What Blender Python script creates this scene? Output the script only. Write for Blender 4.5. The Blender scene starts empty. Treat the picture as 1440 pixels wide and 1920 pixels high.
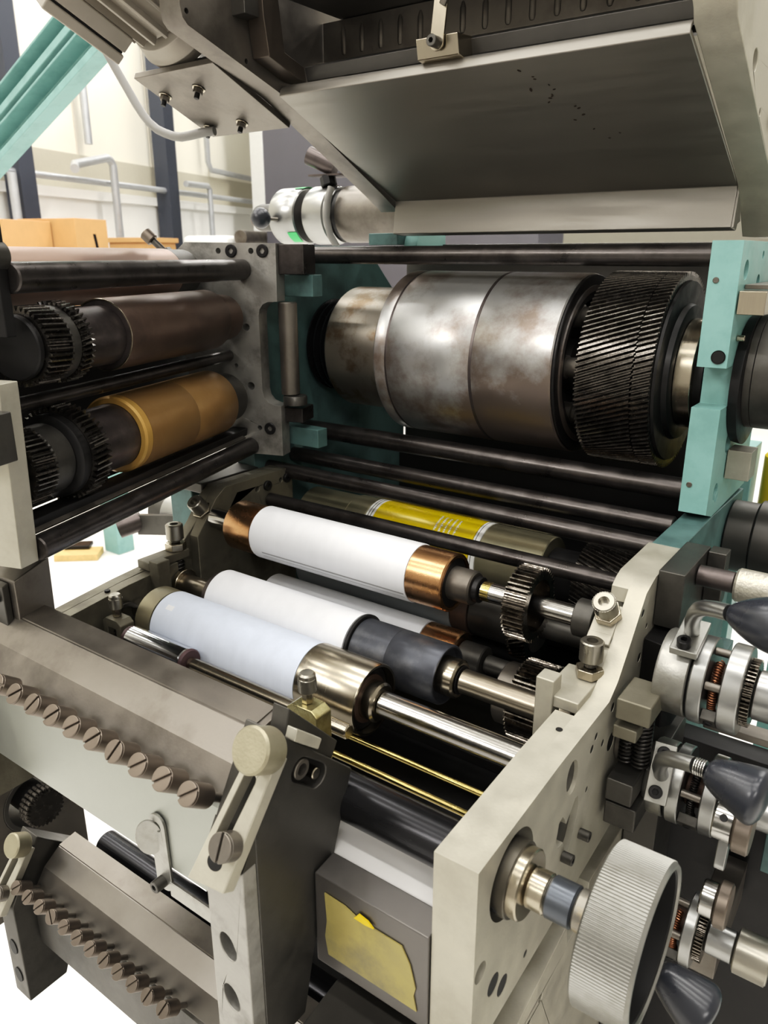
import bpy, math, random
from mathutils import Vector, Matrix
from mathutils.geometry import tessellate_polygon

random.seed(7)
PI = math.pi
SC = bpy.context.scene
COL = SC.collection

# ---------------------------------------------------------------- materials
def mat(name, col, metal=0.0, rough=0.5, var=0.12, scale=30.0, bump=0.0, bscale=200.0,
        streak=None, rvar=0.1, dirt=None, dirt_scale=12.0, dirt_amt=0.5, spec=0.5, coat=0.0, emit=0.0, dpos=(0.48, 0.66)):
    m = bpy.data.materials.new(name)
    m.use_nodes = True
    nt = m.node_tree
    N = nt.nodes
    L = nt.links
    b = N['Principled BSDF']
    b.inputs['Metallic'].default_value = metal
    b.inputs['Specular IOR Level'].default_value = spec
    b.inputs['Coat Weight'].default_value = coat
    tc = N.new('ShaderNodeTexCoord')
    mp = N.new('ShaderNodeMapping')
    if streak:
        mp.inputs['Scale'].default_value = streak
    L.new(tc.outputs['Object'], mp.inputs['Vector'])
    nz = N.new('ShaderNodeTexNoise')
    nz.inputs['Scale'].default_value = scale
    nz.inputs['Detail'].default_value = 6
    nz.inputs['Roughness'].default_value = 0.6
    L.new(mp.outputs['Vector'], nz.inputs['Vector'])
    rp = N.new('ShaderNodeValToRGB')
    rp.color_ramp.elements[0].position = 0.3
    rp.color_ramp.elements[1].position = 0.7
    lo = [max(0, c * (1 - var)) for c in col]
    hi = [min(1, c * (1 + var)) for c in col]
    rp.color_ramp.elements[0].color = (*lo, 1)
    rp.color_ramp.elements[1].color = (*hi, 1)
    L.new(nz.outputs['Fac'], rp.inputs['Fac'])
    csock = rp.outputs['Color']
    if dirt:
        n2 = N.new('ShaderNodeTexNoise')
        n2.inputs['Scale'].default_value = dirt_scale
        n2.inputs['Detail'].default_value = 9
        n2.inputs['Roughness'].default_value = 0.65
        L.new(tc.outputs['Object'], n2.inputs['Vector'])
        r2 = N.new('ShaderNodeValToRGB')
        r2.color_ramp.elements[0].position = dpos[0]
        r2.color_ramp.elements[1].position = dpos[1]
        r2.color_ramp.elements[0].color = (0, 0, 0, 1)
        r2.color_ramp.elements[1].color = (dirt_amt,) * 3 + (1,)
        L.new(n2.outputs['Fac'], r2.inputs['Fac'])
        mx = N.new('ShaderNodeMixRGB')
        mx.inputs['Color2'].default_value = (*dirt, 1)
        L.new(r2.outputs['Color'], mx.inputs['Fac'])
        L.new(csock, mx.inputs['Color1'])
        csock = mx.outputs['Color']
    L.new(csock, b.inputs['Base Color'])
    mr = N.new('ShaderNodeMapRange')
    mr.inputs['To Min'].default_value = max(0.03, rough - rvar)
    mr.inputs['To Max'].default_value = min(1, rough + rvar)
    mr.inputs['From Min'].default_value = 0.25
    mr.inputs['From Max'].default_value = 0.75
    L.new(nz.outputs['Fac'], mr.inputs['Value'])
    L.new(mr.outputs['Result'], b.inputs['Roughness'])
    if bump:
        n3 = N.new('ShaderNodeTexNoise')
        n3.inputs['Scale'].default_value = bscale
        n3.inputs['Detail'].default_value = 4
        L.new(mp.outputs['Vector'], n3.inputs['Vector'])
        bp = N.new('ShaderNodeBump')
        bp.inputs['Strength'].default_value = bump
        bp.inputs['Distance'].default_value = 0.001
        L.new(n3.outputs['Fac'], bp.inputs['Height'])
        L.new(bp.outputs['Normal'], b.inputs['Normal'])
    if emit:
        b.inputs['Emission Color'].default_value = (*col, 1)
        b.inputs['Emission Strength'].default_value = emit
    return m

# ---------------------------------------------------------------- frames
I4 = Matrix.Identity(4)
def frame(o, z, x=None):
    z = Vector(z).normalized()
    if x is None:
        x = Vector((0, 0, 1)) if abs(z.z) < 0.9 else Vector((1, 0, 0))
    x = Vector(x)
    x = (x - z * x.dot(z)).normalized()
    y = z.cross(x)
    m = Matrix((x, y, z)).transposed().to_4x4()
    m.translation = Vector(o)
    return m
def FX(x=0, y=0, z=0):            # local (x, y, z) -> world (Y, Z, X): extrude / turn along the rollers
    return frame((x, y, z), (1, 0, 0), (0, 1, 0))

class MB:
    """collects shapes, then links them as one mesh object"""
    def __init__(s, xf=None):
        s.v, s.f, s.xf = [], [], xf or I4
    def add(s, vs, fs, xf=None):
        xf = s.xf if xf is None else xf
        b = len(s.v)
        s.v += [xf @ Vector(p) for p in vs]
        s.f += [tuple(b + i for i in f) for f in fs]
        return s
    def box(s, x0, x1, y0, y1, z0, z1, xf=None):
        x0, x1 = min(x0, x1), max(x0, x1); y0, y1 = min(y0, y1), max(y0, y1); z0, z1 = min(z0, z1), max(z0, z1)
        vs = [(x, y, z) for z in (z0, z1) for y in (y0, y1) for x in (x0, x1)]
        return s.add(vs, [(0, 2, 3, 1), (4, 5, 7, 6), (0, 1, 5, 4), (2, 6, 7, 3), (0, 4, 6, 2), (1, 3, 7, 5)], xf)
    def hexa(s, lo, hi, xf=None):
        """eight corners: four below, four above, same order round"""
        return s.add(list(lo) + list(hi), [(3, 2, 1, 0), (4, 5, 6, 7)] + [(i, (i + 1) % 4, 4 + (i + 1) % 4, 4 + i) for i in range(4)], xf)
    def prism(s, poly, a, b, holes=(), xf=None):
        def area(p):
            return sum(p[i][0] * p[(i + 1) % len(p)][1] - p[(i + 1) % len(p)][0] * p[i][1] for i in range(len(p)))
        poly = list(poly) if area(poly) > 0 else list(poly)[::-1]
        hs = [list(h) if area(h) < 0 else list(h)[::-1] for h in holes]
        loops = [poly] + hs
        flat = [p for l in loops for p in l]
        n = len(flat)
        vs = [(p[0], p[1], a) for p in flat] + [(p[0], p[1], b) for p in flat]
        fs = []
        if len(loops) == 1:
            fs.append(tuple(range(n - 1, -1, -1)))
            fs.append(tuple(range(n, 2 * n)))
        else:
            for t in tessellate_polygon([[Vector((p[0], p[1], 0)) for p in l] for l in loops]):
                A, B, C = (flat[i] for i in t)
                cr = (B[0] - A[0]) * (C[1] - A[1]) - (C[0] - A[0]) * (B[1] - A[1])
                if abs(cr) < 1e-14:
                    continue
                t = t if cr > 0 else t[::-1]
                fs.append(tuple(n + i for i in t))
                fs.append(tuple(i for i in t[::-1]))
        k = 0
        for l in loops:
            m = len(l)
            for i in range(m):
                j = (i + 1) % m
                fs.append((k + i, k + j, n + k + j, n + k + i))
            k += m
        return s.add(vs, fs, xf)
    def lathe(s, prof, n=40, xf=None, a0=0.0, a1=2 * PI):
        """prof: (t along local z, radius[, 'hex']); ends with radius 0 close"""
        full = abs(a1 - a0 - 2 * PI) < 1e-6
        m = n if full else n + 1
        vs, fs, idx = [], [], []
        for p in prof:
            t, r = p[0], p[1]
            if r <= 1e-7:
                idx.append([len(vs)]); vs.append((0, 0, t)); continue
            row = []
            for i in range(m):
                a = a0 + (a1 - a0) * i / n
                k = r
                if len(p) > 2:
                    k = r * math.cos(PI / 6) / math.cos((a % (PI / 3)) - PI / 6)
                row.append(len(vs)); vs.append((k * math.cos(a), k * math.sin(a), t))
            idx.append(row)
        for A, B in zip(idx[:-1], idx[1:]):
            for i in range(m if full else m - 1):
                j = (i + 1) % m
                if len(A) == 1 and len(B) == 1: continue
                if len(A) == 1: fs.append((A[0], B[j], B[i]))
                elif len(B) == 1: fs.append((A[i], A[j], B[0]))
                else: fs.append((A[i], A[j], B[j], B[i]))
        return s.add(vs, fs, xf)
    def cyl(s, t0, t1, r, n=40, ch=None, xf=None):
        c = min(r * 0.15, 0.0012) if ch is None else ch
        return s.lathe([(t0, 0), (t0, r - c), (t0 + c, r), (t1 - c, r), (t1, r - c), (t1, 0)], n, xf)
    def ring(s, t0, t1, r, ri, n=40, ch=0.0006, xf=None):
        c = ch
        return s.lathe([(t0, ri), (t0, r - c), (t0 + c, r), (t1 - c, r), (t1, r - c), (t1, ri), (t0, ri)], n, xf)
    def gear(s, t0, t1, ro, ri, teeth, twist=0.0, steps=1, hub=0.0, phase=0.0, xf=None, fill=0.5, rnd=0.0):
        vs, fs, rows = [], [], []
        for k in range(steps + 1):
            t = t0 + (t1 - t0) * k / steps
            row = []
            for i in range(teeth):
                b0 = phase + 2 * PI * i / teeth + twist * k / steps
                w = 2 * PI / teeth
                for q, r in ((-0.5 * fill - 0.14, ri), (-0.5 * fill + 0.12, ro), (0.5 * fill - 0.12, ro), (0.5 * fill + 0.14, ri)):
                    a = b0 + q * w
                    row.append(len(vs)); vs.append((r * math.cos(a), r * math.sin(a), t))
            rows.append(row)
        n = teeth * 4
        for A, B in zip(rows[:-1], rows[1:]):
            for i in range(n):
                j = (i + 1) % n
                fs.append((A[i], A[j], B[j], B[i]))
        for row, t, flip in ((rows[0], t0, True), (rows[-1], t1, False)):
            c = []
            for i in range(n):
                a = math.atan2(vs[row[i]][1], vs[row[i]][0])
                c.append(len(vs)); vs.append((hub * math.cos(a), hub * math.sin(a), t) if hub else (0, 0, t))
            for i in range(n):
                j = (i + 1) % n
                q = (row[i], row[j], c[j], c[i])
                fs.append(q[::-1] if flip else q)
        return s.add(vs, fs, xf)
    def tube(s, pts, r, n=12, xf=None, cap=True):
        P = [Vector(p) for p in pts]
        R = r if isinstance(r, (list, tuple)) else [r] * len(P)
        up = None
        vs, fs = [], []
        for i, p in enumerate(P):
            d = (P[min(i + 1, len(P) - 1)] - P[max(i - 1, 0)]).normalized()
            if up is None:
                up = Vector((0, 0, 1)) if abs(d.z) < 0.9 else Vector((1, 0, 0))
            x = (up - d * up.dot(d)).normalized(); y = d.cross(x); up = x
            for k in range(n):
                a = 2 * PI * k / n
                vs.append(p + (x * math.cos(a) + y * math.sin(a)) * R[i])
        for i in range(len(P) - 1):
            for k in range(n):
                j = (k + 1) % n
                fs.append((i * n + k, i * n + j, (i + 1) * n + j, (i + 1) * n + k))
        if cap:
            fs.append(tuple(range(n - 1, -1, -1)))
            fs.append(tuple((len(P) - 1) * n + k for k in range(n)))
        return s.add(vs, fs, xf)
    def spring(s, t0, t1, R, r, turns, xf=None, n=7, per=14):
        m = int(turns * per)
        pts = [(R * math.cos(2 * PI * i / per), R * math.sin(2 * PI * i / per), t0 + (t1 - t0) * i / m) for i in range(m + 1)]
        return s.tube(pts, r, n, xf)
    def knurl(s, t0, t1, r, d=0.00028, n=56, pitch=0.0011, xf=None, hole=0.0, depth=0.006):
        """cylinder with a raised diamond pattern; chamfered ends, optional blind bore in the t1 end"""
        m = max(4, int((t1 - t0 - 0.002) / pitch))
        vs, fs, rows = [], [], []
        prof = [(t0, r - 0.0012, 0), (t0 + 0.001, r - d, 0)] + [(t0 + 0.001 + (t1 - t0 - 0.002) * j / m, r, 1) for j in range(m + 1)] + [(t1 - 0.001, r - d, 0), (t1, r - 0.0012, 0)]
        for j, (t, rr_, k) in enumerate(prof):
            row = []
            for i in range(n):
                q = rr_ - (d if (k and (i + j) % 2) else 0) + (d * 0.6 if (k and not (i + j) % 2) else 0)
                a = 2 * PI * i / n
                row.append(len(vs)); vs.append((q * math.cos(a), q * math.sin(a), t))
            rows.append(row)
        for A, B in zip(rows[:-1], rows[1:]):
            for i in range(n):
                j = (i + 1) % n
                fs.append((A[i], A[j], B[j], B[i]))
        fs.append(tuple(rows[0][::-1]))
        if hole:
            c1, c2 = [], []
            for i in range(n):
                a = 2 * PI * i / n
                c1.append(len(vs)); vs.append((hole * math.cos(a), hole * math.sin(a), t1))
            for i in range(n):
                a = 2 * PI * i / n
                c2.append(len(vs)); vs.append((hole * math.cos(a), hole * math.sin(a), t1 - depth))
            for i in range(n):
                j = (i + 1) % n
                fs.append((rows[-1][i], rows[-1][j], c1[j], c1[i])); fs.append((c1[i], c1[j], c2[j], c2[i]))
            fs.append(tuple(c2))
        else:
            fs.append(tuple(rows[-1]))
        return s.add(vs, fs, xf)
    def slothead(s, t0, t1, R, slot, depth, ang=0.0, n=36, xf=None):
        """round screw head along local z with a straight slot across its t1 end"""
        s.lathe([(t0, 0), (t0, R), (t1 - depth, R), (t1 - depth, 0)], n, xf)
        h = slot / 2
        a = math.asin(h / R)
        for k in (0, 1):
            pts = []
            for i in range(n // 2 + 1):
                t = a + (PI - 2 * a) * i / (n // 2) + k * PI + ang
                pts.append((R * math.cos(t), R * math.sin(t)))
            s.prism(pts, t1 - depth, t1, xf=xf)
        return s
    def capscrew(s, t0, t1, R, sock, xf=None, n=24):
        d = (t1 - t0) * 0.6
        c = R * 0.1
        return s.lathe([(t0, 0), (t0, R), (t1 - c, R), (t1, R - c), (t1, sock, 'hex'), (t1 - d, sock, 'hex'), (t1 - d, 0)], n, xf)
    def arc(s, r, a0, a1, t0, t1, n=24, xf=None, th=0.0004):
        """thin curved patch lying on a cylinder about local z"""
        return s.lathe([(t0, r - th), (t0, r), (t1, r), (t1, r - th)], n, xf, a0, a1)
    def build(s, name, m, parent=None, bevel=0.0, smooth=35.0, loc=None, seg=2):
        me = bpy.data.meshes.new(name)
        if parent is not None:
            W = parent_world(parent)
        else:
            if loc is None:
                lo = [min(v[i] for v in s.v) for i in range(3)]; hi = [max(v[i] for v in s.v) for i in range(3)]
                loc = ((lo[0] + hi[0]) / 2, (lo[1] + hi[1]) / 2, lo[2])
            W = Matrix.Translation(loc)
        Wi = W.inverted()
        me.from_pydata([Wi @ v for v in s.v], [], s.f)
        me.validate()
        me.materials.append(m)
        if smooth:
            me.shade_smooth()
            me.set_sharp_from_angle(angle=math.radians(smooth))
        o = bpy.data.objects.new(name, me)
        COL.objects.link(o)
        if parent is not None:
            o.parent = parent
        else:
            o.matrix_world = W
        WORLD[o.name] = W
        if bevel:
            md = o.modifiers.new('edge', 'BEVEL')
            md.width = bevel; md.segments = seg; md.limit_method = 'ANGLE'; md.angle_limit = math.radians(40)
            md.harden_normals = True
        return o
WORLD = {}
def parent_world(p):
    return WORLD[p.name]
def tag(o, label=None, cat=None, group=None, kind=None):
    if label: o['label'] = label
    if cat: o['category'] = cat
    if group: o['group'] = group
    if kind: o['kind'] = kind
    return o
def thing(name, label, cat, loc=(0, 0, 0), group=None, xf=None):
    o = bpy.data.objects.new(name, None)
    COL.objects.link(o)
    W = xf if xf is not None else Matrix.Translation(loc)
    o.matrix_world = W
    o.empty_display_size = 0.02
    WORLD[o.name] = W
    return tag(o, label, cat, group)
def solo(mb, name, m, label, cat, group=None, bevel=0.0, smooth=35.0):
    return tag(mb.build(name, m, None, bevel, smooth), label, cat, group)
def struct(mb, name, m, bevel=0.0, smooth=35.0):
    return tag(mb.build(name, m, None, bevel, smooth), kind='structure')
def clone(root, delta=None, xf=None, label=None, group=None):
    """a copy of a thing with copies of its parts and sub-parts, moved to xf or by delta"""
    r = root.copy(); COL.objects.link(r)
    W0 = WORLD[root.name]
    W = xf if xf is not None else Matrix.Translation(delta) @ W0
    r.matrix_world = W; WORLD[r.name] = W
    if label: r['label'] = label
    if group: r['group'] = group
    for ch in list(root.children):
        c = ch.copy(); COL.objects.link(c); c.parent = r; WORLD[c.name] = W
        for g in list(ch.children):
            d = g.copy(); COL.objects.link(d); d.parent = c; WORLD[d.name] = W
    return r
def circ(cx, cy, r, n=24):
    return [(cx + r * math.cos(2 * PI * i / n), cy + r * math.sin(2 * PI * i / n)) for i in range(n)]
def oval(cx, cy, rx, ry, ang=0, n=24):
    c, s = math.cos(ang), math.sin(ang)
    return [(cx + rx * math.cos(t) * c - ry * math.sin(t) * s, cy + rx * math.cos(t) * s + ry * math.sin(t) * c) for t in [2 * PI * i / n for i in range(n)]]
def slot2(p, q, r, n=10):
    """rounded slot outline between two centres"""
    a = math.atan2(q[1] - p[1], q[0] - p[0])
    out = [(q[0] + r * math.cos(a - PI / 2 + PI * i / n), q[1] + r * math.sin(a - PI / 2 + PI * i / n)) for i in range(n + 1)]
    return out + [(p[0] + r * math.cos(a + PI / 2 + PI * i / n), p[1] + r * math.sin(a + PI / 2 + PI * i / n)) for i in range(n + 1)]
def S(r, g, b):
    return tuple(((c / 255) / 12.92 if c / 255 <= 0.04045 else ((c / 255 + 0.055) / 1.055) ** 2.4) for c in (r, g, b))

M = {}
M['beige'] = mat('ground_steel_plate', S(172, 168, 155), 0.45, 0.5, 0.08, 40, 0.1, 400, dirt=S(112, 106, 92), dirt_scale=9, dirt_amt=0.3)
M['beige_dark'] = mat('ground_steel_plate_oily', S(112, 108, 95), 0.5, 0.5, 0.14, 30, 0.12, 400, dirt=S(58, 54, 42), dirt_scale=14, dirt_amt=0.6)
M['platesteel'] = mat('scuffed_steel_plate', S(150, 148, 143), 0.6, 0.45, 0.12, 35, 0.15, 350, dirt=S(70, 67, 62), dirt_scale=22, dirt_amt=0.6)
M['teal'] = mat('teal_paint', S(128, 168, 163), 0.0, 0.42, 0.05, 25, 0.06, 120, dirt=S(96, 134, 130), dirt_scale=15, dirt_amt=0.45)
M['teal_dark'] = mat('teal_paint_dark', S(84, 112, 110), 0.0, 0.5, 0.10, 30, 0.1, 200, dirt=S(54, 72, 72), dirt_scale=20, dirt_amt=0.6)  # darker, more mottled tone of the same teal
M['blacksteel'] = mat('blackened_steel_rod', S(84, 80, 78), 0.85, 0.33, 0.2, 45, 0.04, 500, dirt=S(46, 42, 40), dirt_scale=30, dirt_amt=0.6)
M['black'] = mat('black_oxide', S(36, 35, 35), 0.5, 0.42, 0.2, 60, 0.05, 400)
M['greysteel'] = mat('dull_grey_steel', S(120, 115, 108), 0.8, 0.42, 0.10, 30, 0.06, 500, dirt=S(74, 68, 62), dirt_scale=12, dirt_amt=0.5)
M['darksteel'] = mat('dark_grey_steel', S(86, 84, 80), 0.75, 0.45, 0.12, 30, 0.06, 500, dirt=S(46, 44, 40), dirt_scale=12, dirt_amt=0.5)
M['ductsteel'] = mat('satin_sheet_steel', S(142, 138, 131), 0.7, 0.42, 0.06, 8, 0.03, 300, streak=(1, 12, 12))
M['polished'] = mat('polished_steel', S(180, 178, 174), 1.0, 0.2, 0.06, 60, streak=(30, 1, 1), rvar=0.03)
M['warmsteel'] = mat('polished_warm_steel', S(172, 164, 148), 1.0, 0.25, 0.06, 60, streak=(30, 1, 1), rvar=0.03)
M['chrome'] = mat('chromed_steel', S(196, 198, 202), 1.0, 0.16, 0.55, 260, rvar=0.04, streak=(0.02, 1, 1))
M['alu'] = mat('cast_aluminium', S(156, 155, 150), 0.85, 0.38, 0.08, 40, 0.12, 500, dirt=S(104, 100, 90), dirt_scale=22, dirt_amt=0.6)
M['aluroll'] = mat('turned_aluminium', S(158, 158, 156), 0.95, 0.32, 0.05, 14, rvar=0.02)
M['wheel'] = mat('handwheel_aluminium', S(142, 141, 136), 0.85, 0.42, 0.06, 20, rvar=0.04, dirt=S(112, 110, 102), dirt_scale=22, dirt_amt=0.6)
M['copper'] = mat('copper_end_band', S(192, 150, 110), 1.0, 0.27, 0.06, 50, rvar=0.03, dirt=S(140, 102, 70), dirt_scale=25, dirt_amt=0.35)
M['brown'] = mat('dark_copper_roller', S(96, 80, 70), 0.6, 0.42, 0.10, 14, 0.02, 300, dirt=S(58, 48, 44), dirt_scale=12, dirt_amt=0.55)
M['amber'] = mat('amber_varnished_roller', S(146, 116, 74), 0.35, 0.36, 0.10, 10, rvar=0.05, dirt=S(108, 80, 46), dirt_scale=10, dirt_amt=0.5)
M['amberrim'] = mat('bright_amber_rim', S(168, 134, 72), 0.2, 0.4, 0.15, 20)
M['purple'] = mat('stained_steel_sleeve', S(96, 89, 87), 0.8, 0.38, 0.14, 25, 0.03, 300, dirt=S(56, 50, 50), dirt_scale=20, dirt_amt=0.6)
M['white'] = mat('white_coated_roller', S(216, 217, 220), 0.0, 0.48, 0.03, 60, 0.02, 300, streak=(1, 1, 0.1))
M['bluewhite'] = mat('bluish_white_coated_roller', S(196, 203, 216), 0.0, 0.5, 0.04, 90, 0.05, 500, streak=(1, 1, 0.15))
M['whiteline'] = mat('grey_coating_seam', S(150, 150, 150), 0.0, 0.5, 0.05, 60)
M['slate'] = mat('slate_grey_sleeve', S(70, 72, 78), 0.55, 0.4, 0.12, 60, 0.05, 400, dirt=S(112, 112, 112), dirt_scale=45, dirt_amt=0.35)
M['blackroll'] = mat('glossy_black_roller', S(52, 52, 54), 0.8, 0.26, 0.08, 60, rvar=0.03, streak=(0.1, 1, 1))
M['gear'] = mat('greased_gear_steel', S(128, 122, 114), 1.0, 0.2, 0.25, 160, 0.25, 500, dirt=S(24, 22, 20), dirt_scale=90, dirt_amt=0.9)
M['gearblack'] = mat('black_greased_gear', S(104, 100, 95), 0.95, 0.25, 0.2, 160, 0.15, 500, rvar=0.06, dirt=S(22, 21, 20), dirt_scale=60, dirt_amt=0.6)
M['brass'] = mat('brass', S(176, 160, 104), 1.0, 0.22, 0.08, 60)
M['hole'] = mat('dark_bore', S(16, 15, 14), 0.1, 0.6, 0.1)  # near black; also paints the shade inside holes and gaps
M['knob'] = mat('black_plastic', S(44, 46, 52), 0.0, 0.28, 0.05, 30, rvar=0.02)
M['knurl'] = mat('knurled_steel', S(156, 152, 142), 0.9, 0.34, 0.06, 30)
M['knurldark'] = mat('knurled_brown_steel', S(122, 113, 104), 0.85, 0.42, 0.06, 30)
M['coil'] = mat('copper_coloured_spring', S(150, 104, 78), 0.9, 0.35, 0.1)
M['darkcoil'] = mat('dark_spring_steel', S(62, 60, 58), 0.85, 0.35, 0.1)
M['paper'] = mat('white_paper_web', S(226, 224, 222), 0.0, 0.5, 0.02, 20)
M['tape'] = mat('yellowed_tape', S(152, 140, 84), 0.0, 0.5, 0.14, 28, 0.5, 60, dirt=S(104, 100, 78), dirt_scale=18, dirt_amt=0.7)
M['yellow'] = mat('yellow_printed_sleeve', S(222, 196, 10), 0.1, 0.25, 0.04, 20)
M['yellowpaint'] = mat('yellow_plastic', S(222, 190, 30), 0.0, 0.4, 0.05, 20)
M['green'] = mat('green_indicator', S(60, 200, 110), 0.0, 0.4, 0.08, 20)
M['cable'] = mat('grey_cable_sheath', S(128, 126, 122), 0.0, 0.5, 0.05, 20)
M['motor'] = mat('grey_cast_motor_paint', S(158, 152, 142), 0.25, 0.5, 0.06, 25, 0.08, 120)
M['hood_in'] = mat('dark_sheet_steel', S(84, 82, 79), 0.7, 0.42, 0.12, 12, 0.05, 200)
M['ink'] = mat('white_lettering', S(230, 230, 225), 0.0, 0.5, 0.02)
M['wall'] = mat('pale_wall_panel', S(232, 228, 214), 0.0, 0.6, 0.02, 2)
M['wallgap'] = mat('panel_joint', S(206, 200, 186), 0.0, 0.7, 0.02)
M['wallgrey'] = mat('fill_cut_grey_wall', S(170, 168, 164), 0.0, 0.6, 0.05, 2)
M['walllow'] = mat('white_lower_wall', S(240, 239, 234), 0.0, 0.6, 0.02, 2)
M['ledge'] = mat('stone_grey_band', S(190, 184, 166), 0.0, 0.6, 0.03)
M['ceil'] = mat('ceiling_sheet', S(205, 204, 200), 0.0, 0.7, 0.02, 2)
M['floorm'] = mat('white_resin_floor', S(236, 234, 230), 0.0, 0.35, 0.03, 4)
M['column'] = mat('dark_blue_grey_column', S(62, 66, 76), 0.1, 0.5, 0.05)
M['galv'] = mat('galvanised_pipe', S(190, 192, 194), 0.6, 0.4, 0.06, 20)
M['card'] = mat('cardboard', S(196, 152, 104), 0.0, 0.7, 0.05, 12)
M['wood'] = mat('pale_pine', S(206, 176, 118), 0.0, 0.6, 0.12, 6, streak=(1, 10, 10))
M['cabinet'] = mat('charcoal_cabinet_paint', S(82, 81, 87), 0.0, 0.4, 0.04, 4)
M['whitepaint'] = mat('white_enamel', S(238, 238, 234), 0.0, 0.4, 0.02)
M['light'] = mat('lamp_tube_glow', (1.0, 0.97, 0.92), 0.0, 0.5, 0.0, emit=16.0)

# ---------------------------------------------------------------- camera
cam = bpy.data.cameras.new('camera')
co = bpy.data.objects.new('camera', cam)
COL.objects.link(co)
co.location = (0.19, 0.0, 1.5)
co.rotation_euler = (math.radians(90 - 18.4826), 0, math.radians(35.6474))
cam.sensor_fit = 'VERTICAL'
cam.sensor_height = 36.0
cam.lens = 36.0 * 1442 / 1920
cam.clip_start = 0.01
cam.clip_end = 100
cam.dof.use_dof = True
cam.dof.focus_distance = 0.72
cam.dof.aperture_fstop = 14.0
SC.camera = co
SC.view_settings.view_transform = 'Standard'
SC.view_settings.look = 'None'
SC.view_settings.exposure = -0.42
SC.view_settings.use_curve_mapping = True
cv = SC.view_settings.curve_mapping
for x, y in ((0.06, 0.042), (0.22, 0.215), (0.55, 0.60)):
    cv.curves[3].points.new(x, y)
cv.update()

# ---------------------------------------------------------------- hall
w = bpy.data.worlds.new('world')
SC.world = w
w.use_nodes = True
w.node_tree.nodes['Background'].inputs['Color'].default_value = (0.9, 0.92, 1.0, 1)
w.node_tree.nodes['Background'].inputs['Strength'].default_value = 0.25

HZ = 6.0
# the hall is turned 16 degrees to the press: local p runs along the left wall, q towards it
HA = math.radians(106.0)
HD = Vector((math.cos(HA), math.sin(HA), 0))
HQ = Vector((-math.sin(HA), math.cos(HA), 0))
HF = Matrix((HD, HQ, Vector((0, 0, 1)))).transposed().to_4x4()     # local x = along wall, y = towards left wall, z up
QW, P0, P1, Q1 = 5.0, -3.0, 17.0, -3.2
struct(MB(HF).box(P0, P1, Q1, QW, -0.1, 0.0), 'floor', M['floorm'])
struct(MB(HF).box(P0, P1, Q1, QW, HZ, HZ + 0.1), 'ceiling', M['ceil'])
struct(MB(HF).box(P0, P1, QW, QW + 0.1, 2.02, HZ), 'wall_left', M['wall'])
struct(MB(HF).box(P0, P1, QW - 0.06, QW + 0.1, 0.0, 1.98), 'wall_left_lower', M['walllow'])
struct(MB(HF).box(P0, P1, QW - 0.10, QW + 0.1, 1.98, 2.06), 'trim_1', M['walllow'])
struct(MB(HF).box(P0, P1, QW - 0.02, QW, 2.06, 2.36), 'trim_2', M['ledge'])
struct(MB(HF).box(P1, P1 + 0.1, Q1, QW, 0, HZ), 'wall_far', M['wall'])
struct(MB(HF).box(P0 - 0.1, P0, Q1, QW, 0, HZ), 'wall_near_unseen', M['wallgrey'])  # unseen wall, moved in and greyed to cut the fill light
struct(MB(HF).box(P0, P1, Q1 - 0.1, Q1, 0, HZ), 'wall_right_unseen', M['wallgrey'])  # unseen too, kept close and grey to hold back fill
g = MB(HF)
p = P0 + 0.4
while p < P1:
    g.box(p, p + 0.02, QW - 0.012, QW, 2.36, HZ)
    p += 1.1
struct(g, 'trim_3', M['wallgap'])
# ================================================================ press frame (teal)
XL = -0.45
def plate_hole(y, z, r):
    return circ(y, z, r, 20)

fr = thing('printing_press', 'teal painted cast side frame of the printing press carrying the large cylinder', 'machine frame', (0.0, 0.9, 0.9))
upR = [(0.775, 1.5125), (0.775, 1.399), (0.806, 1.399), (0.806, 1.36), (0.775, 1.36), (0.775, 1.254), (0.80, 1.246), (0.95, 1.246), (0.95, 1.5125)]
MB(FX()).prism(upR, 0.001, 0.028, holes=[circ(0.800, 1.487, 0.009), circ(0.86, 1.475, 0.007), circ(0.868, 1.50, 0.004), circ(0.83, 1.318, 0.011), circ(0.803, 1.272, 0.009), circ(0.81, 1.265, 0.006)]).build('frame_plate', M['teal'], fr, 0.0012)
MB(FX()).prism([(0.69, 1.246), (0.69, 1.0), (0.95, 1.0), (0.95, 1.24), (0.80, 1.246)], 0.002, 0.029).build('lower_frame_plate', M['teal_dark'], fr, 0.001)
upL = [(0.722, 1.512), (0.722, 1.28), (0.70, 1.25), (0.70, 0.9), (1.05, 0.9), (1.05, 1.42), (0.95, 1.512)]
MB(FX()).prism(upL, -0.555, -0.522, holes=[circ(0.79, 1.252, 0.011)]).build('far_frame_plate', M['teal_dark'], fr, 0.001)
b = MB()
b.box(-0.5218, XL + 0.014, 0.7265, 0.745, 1.452, 1.4775)
b.build('hinge_lug', M['teal_dark'], fr, 0.001)
b = MB()
b.box(-0.5218, XL + 0.016, 0.7265, 0.745, 1.266, 1.290)
b.build('hinge_lug', M['teal_dark'], fr, 0.001)
# small dark screws on the teal edge
b = MB()
for z in (1.478, 1.283):
    b.cyl(-0.0012, 0.0, 0.0028, 16, xf=frame((0.0085, 0.775, z), (0, 1, 0)))
b.build('set_screw', M['greysteel'], fr)
MB().cyl(-0.0006, 0.0, 0.0065, 20, xf=frame((0.0195, 0.775, 1.409), (0, 1, 0))).build('pin_bore', M['hole'], fr)

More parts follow.
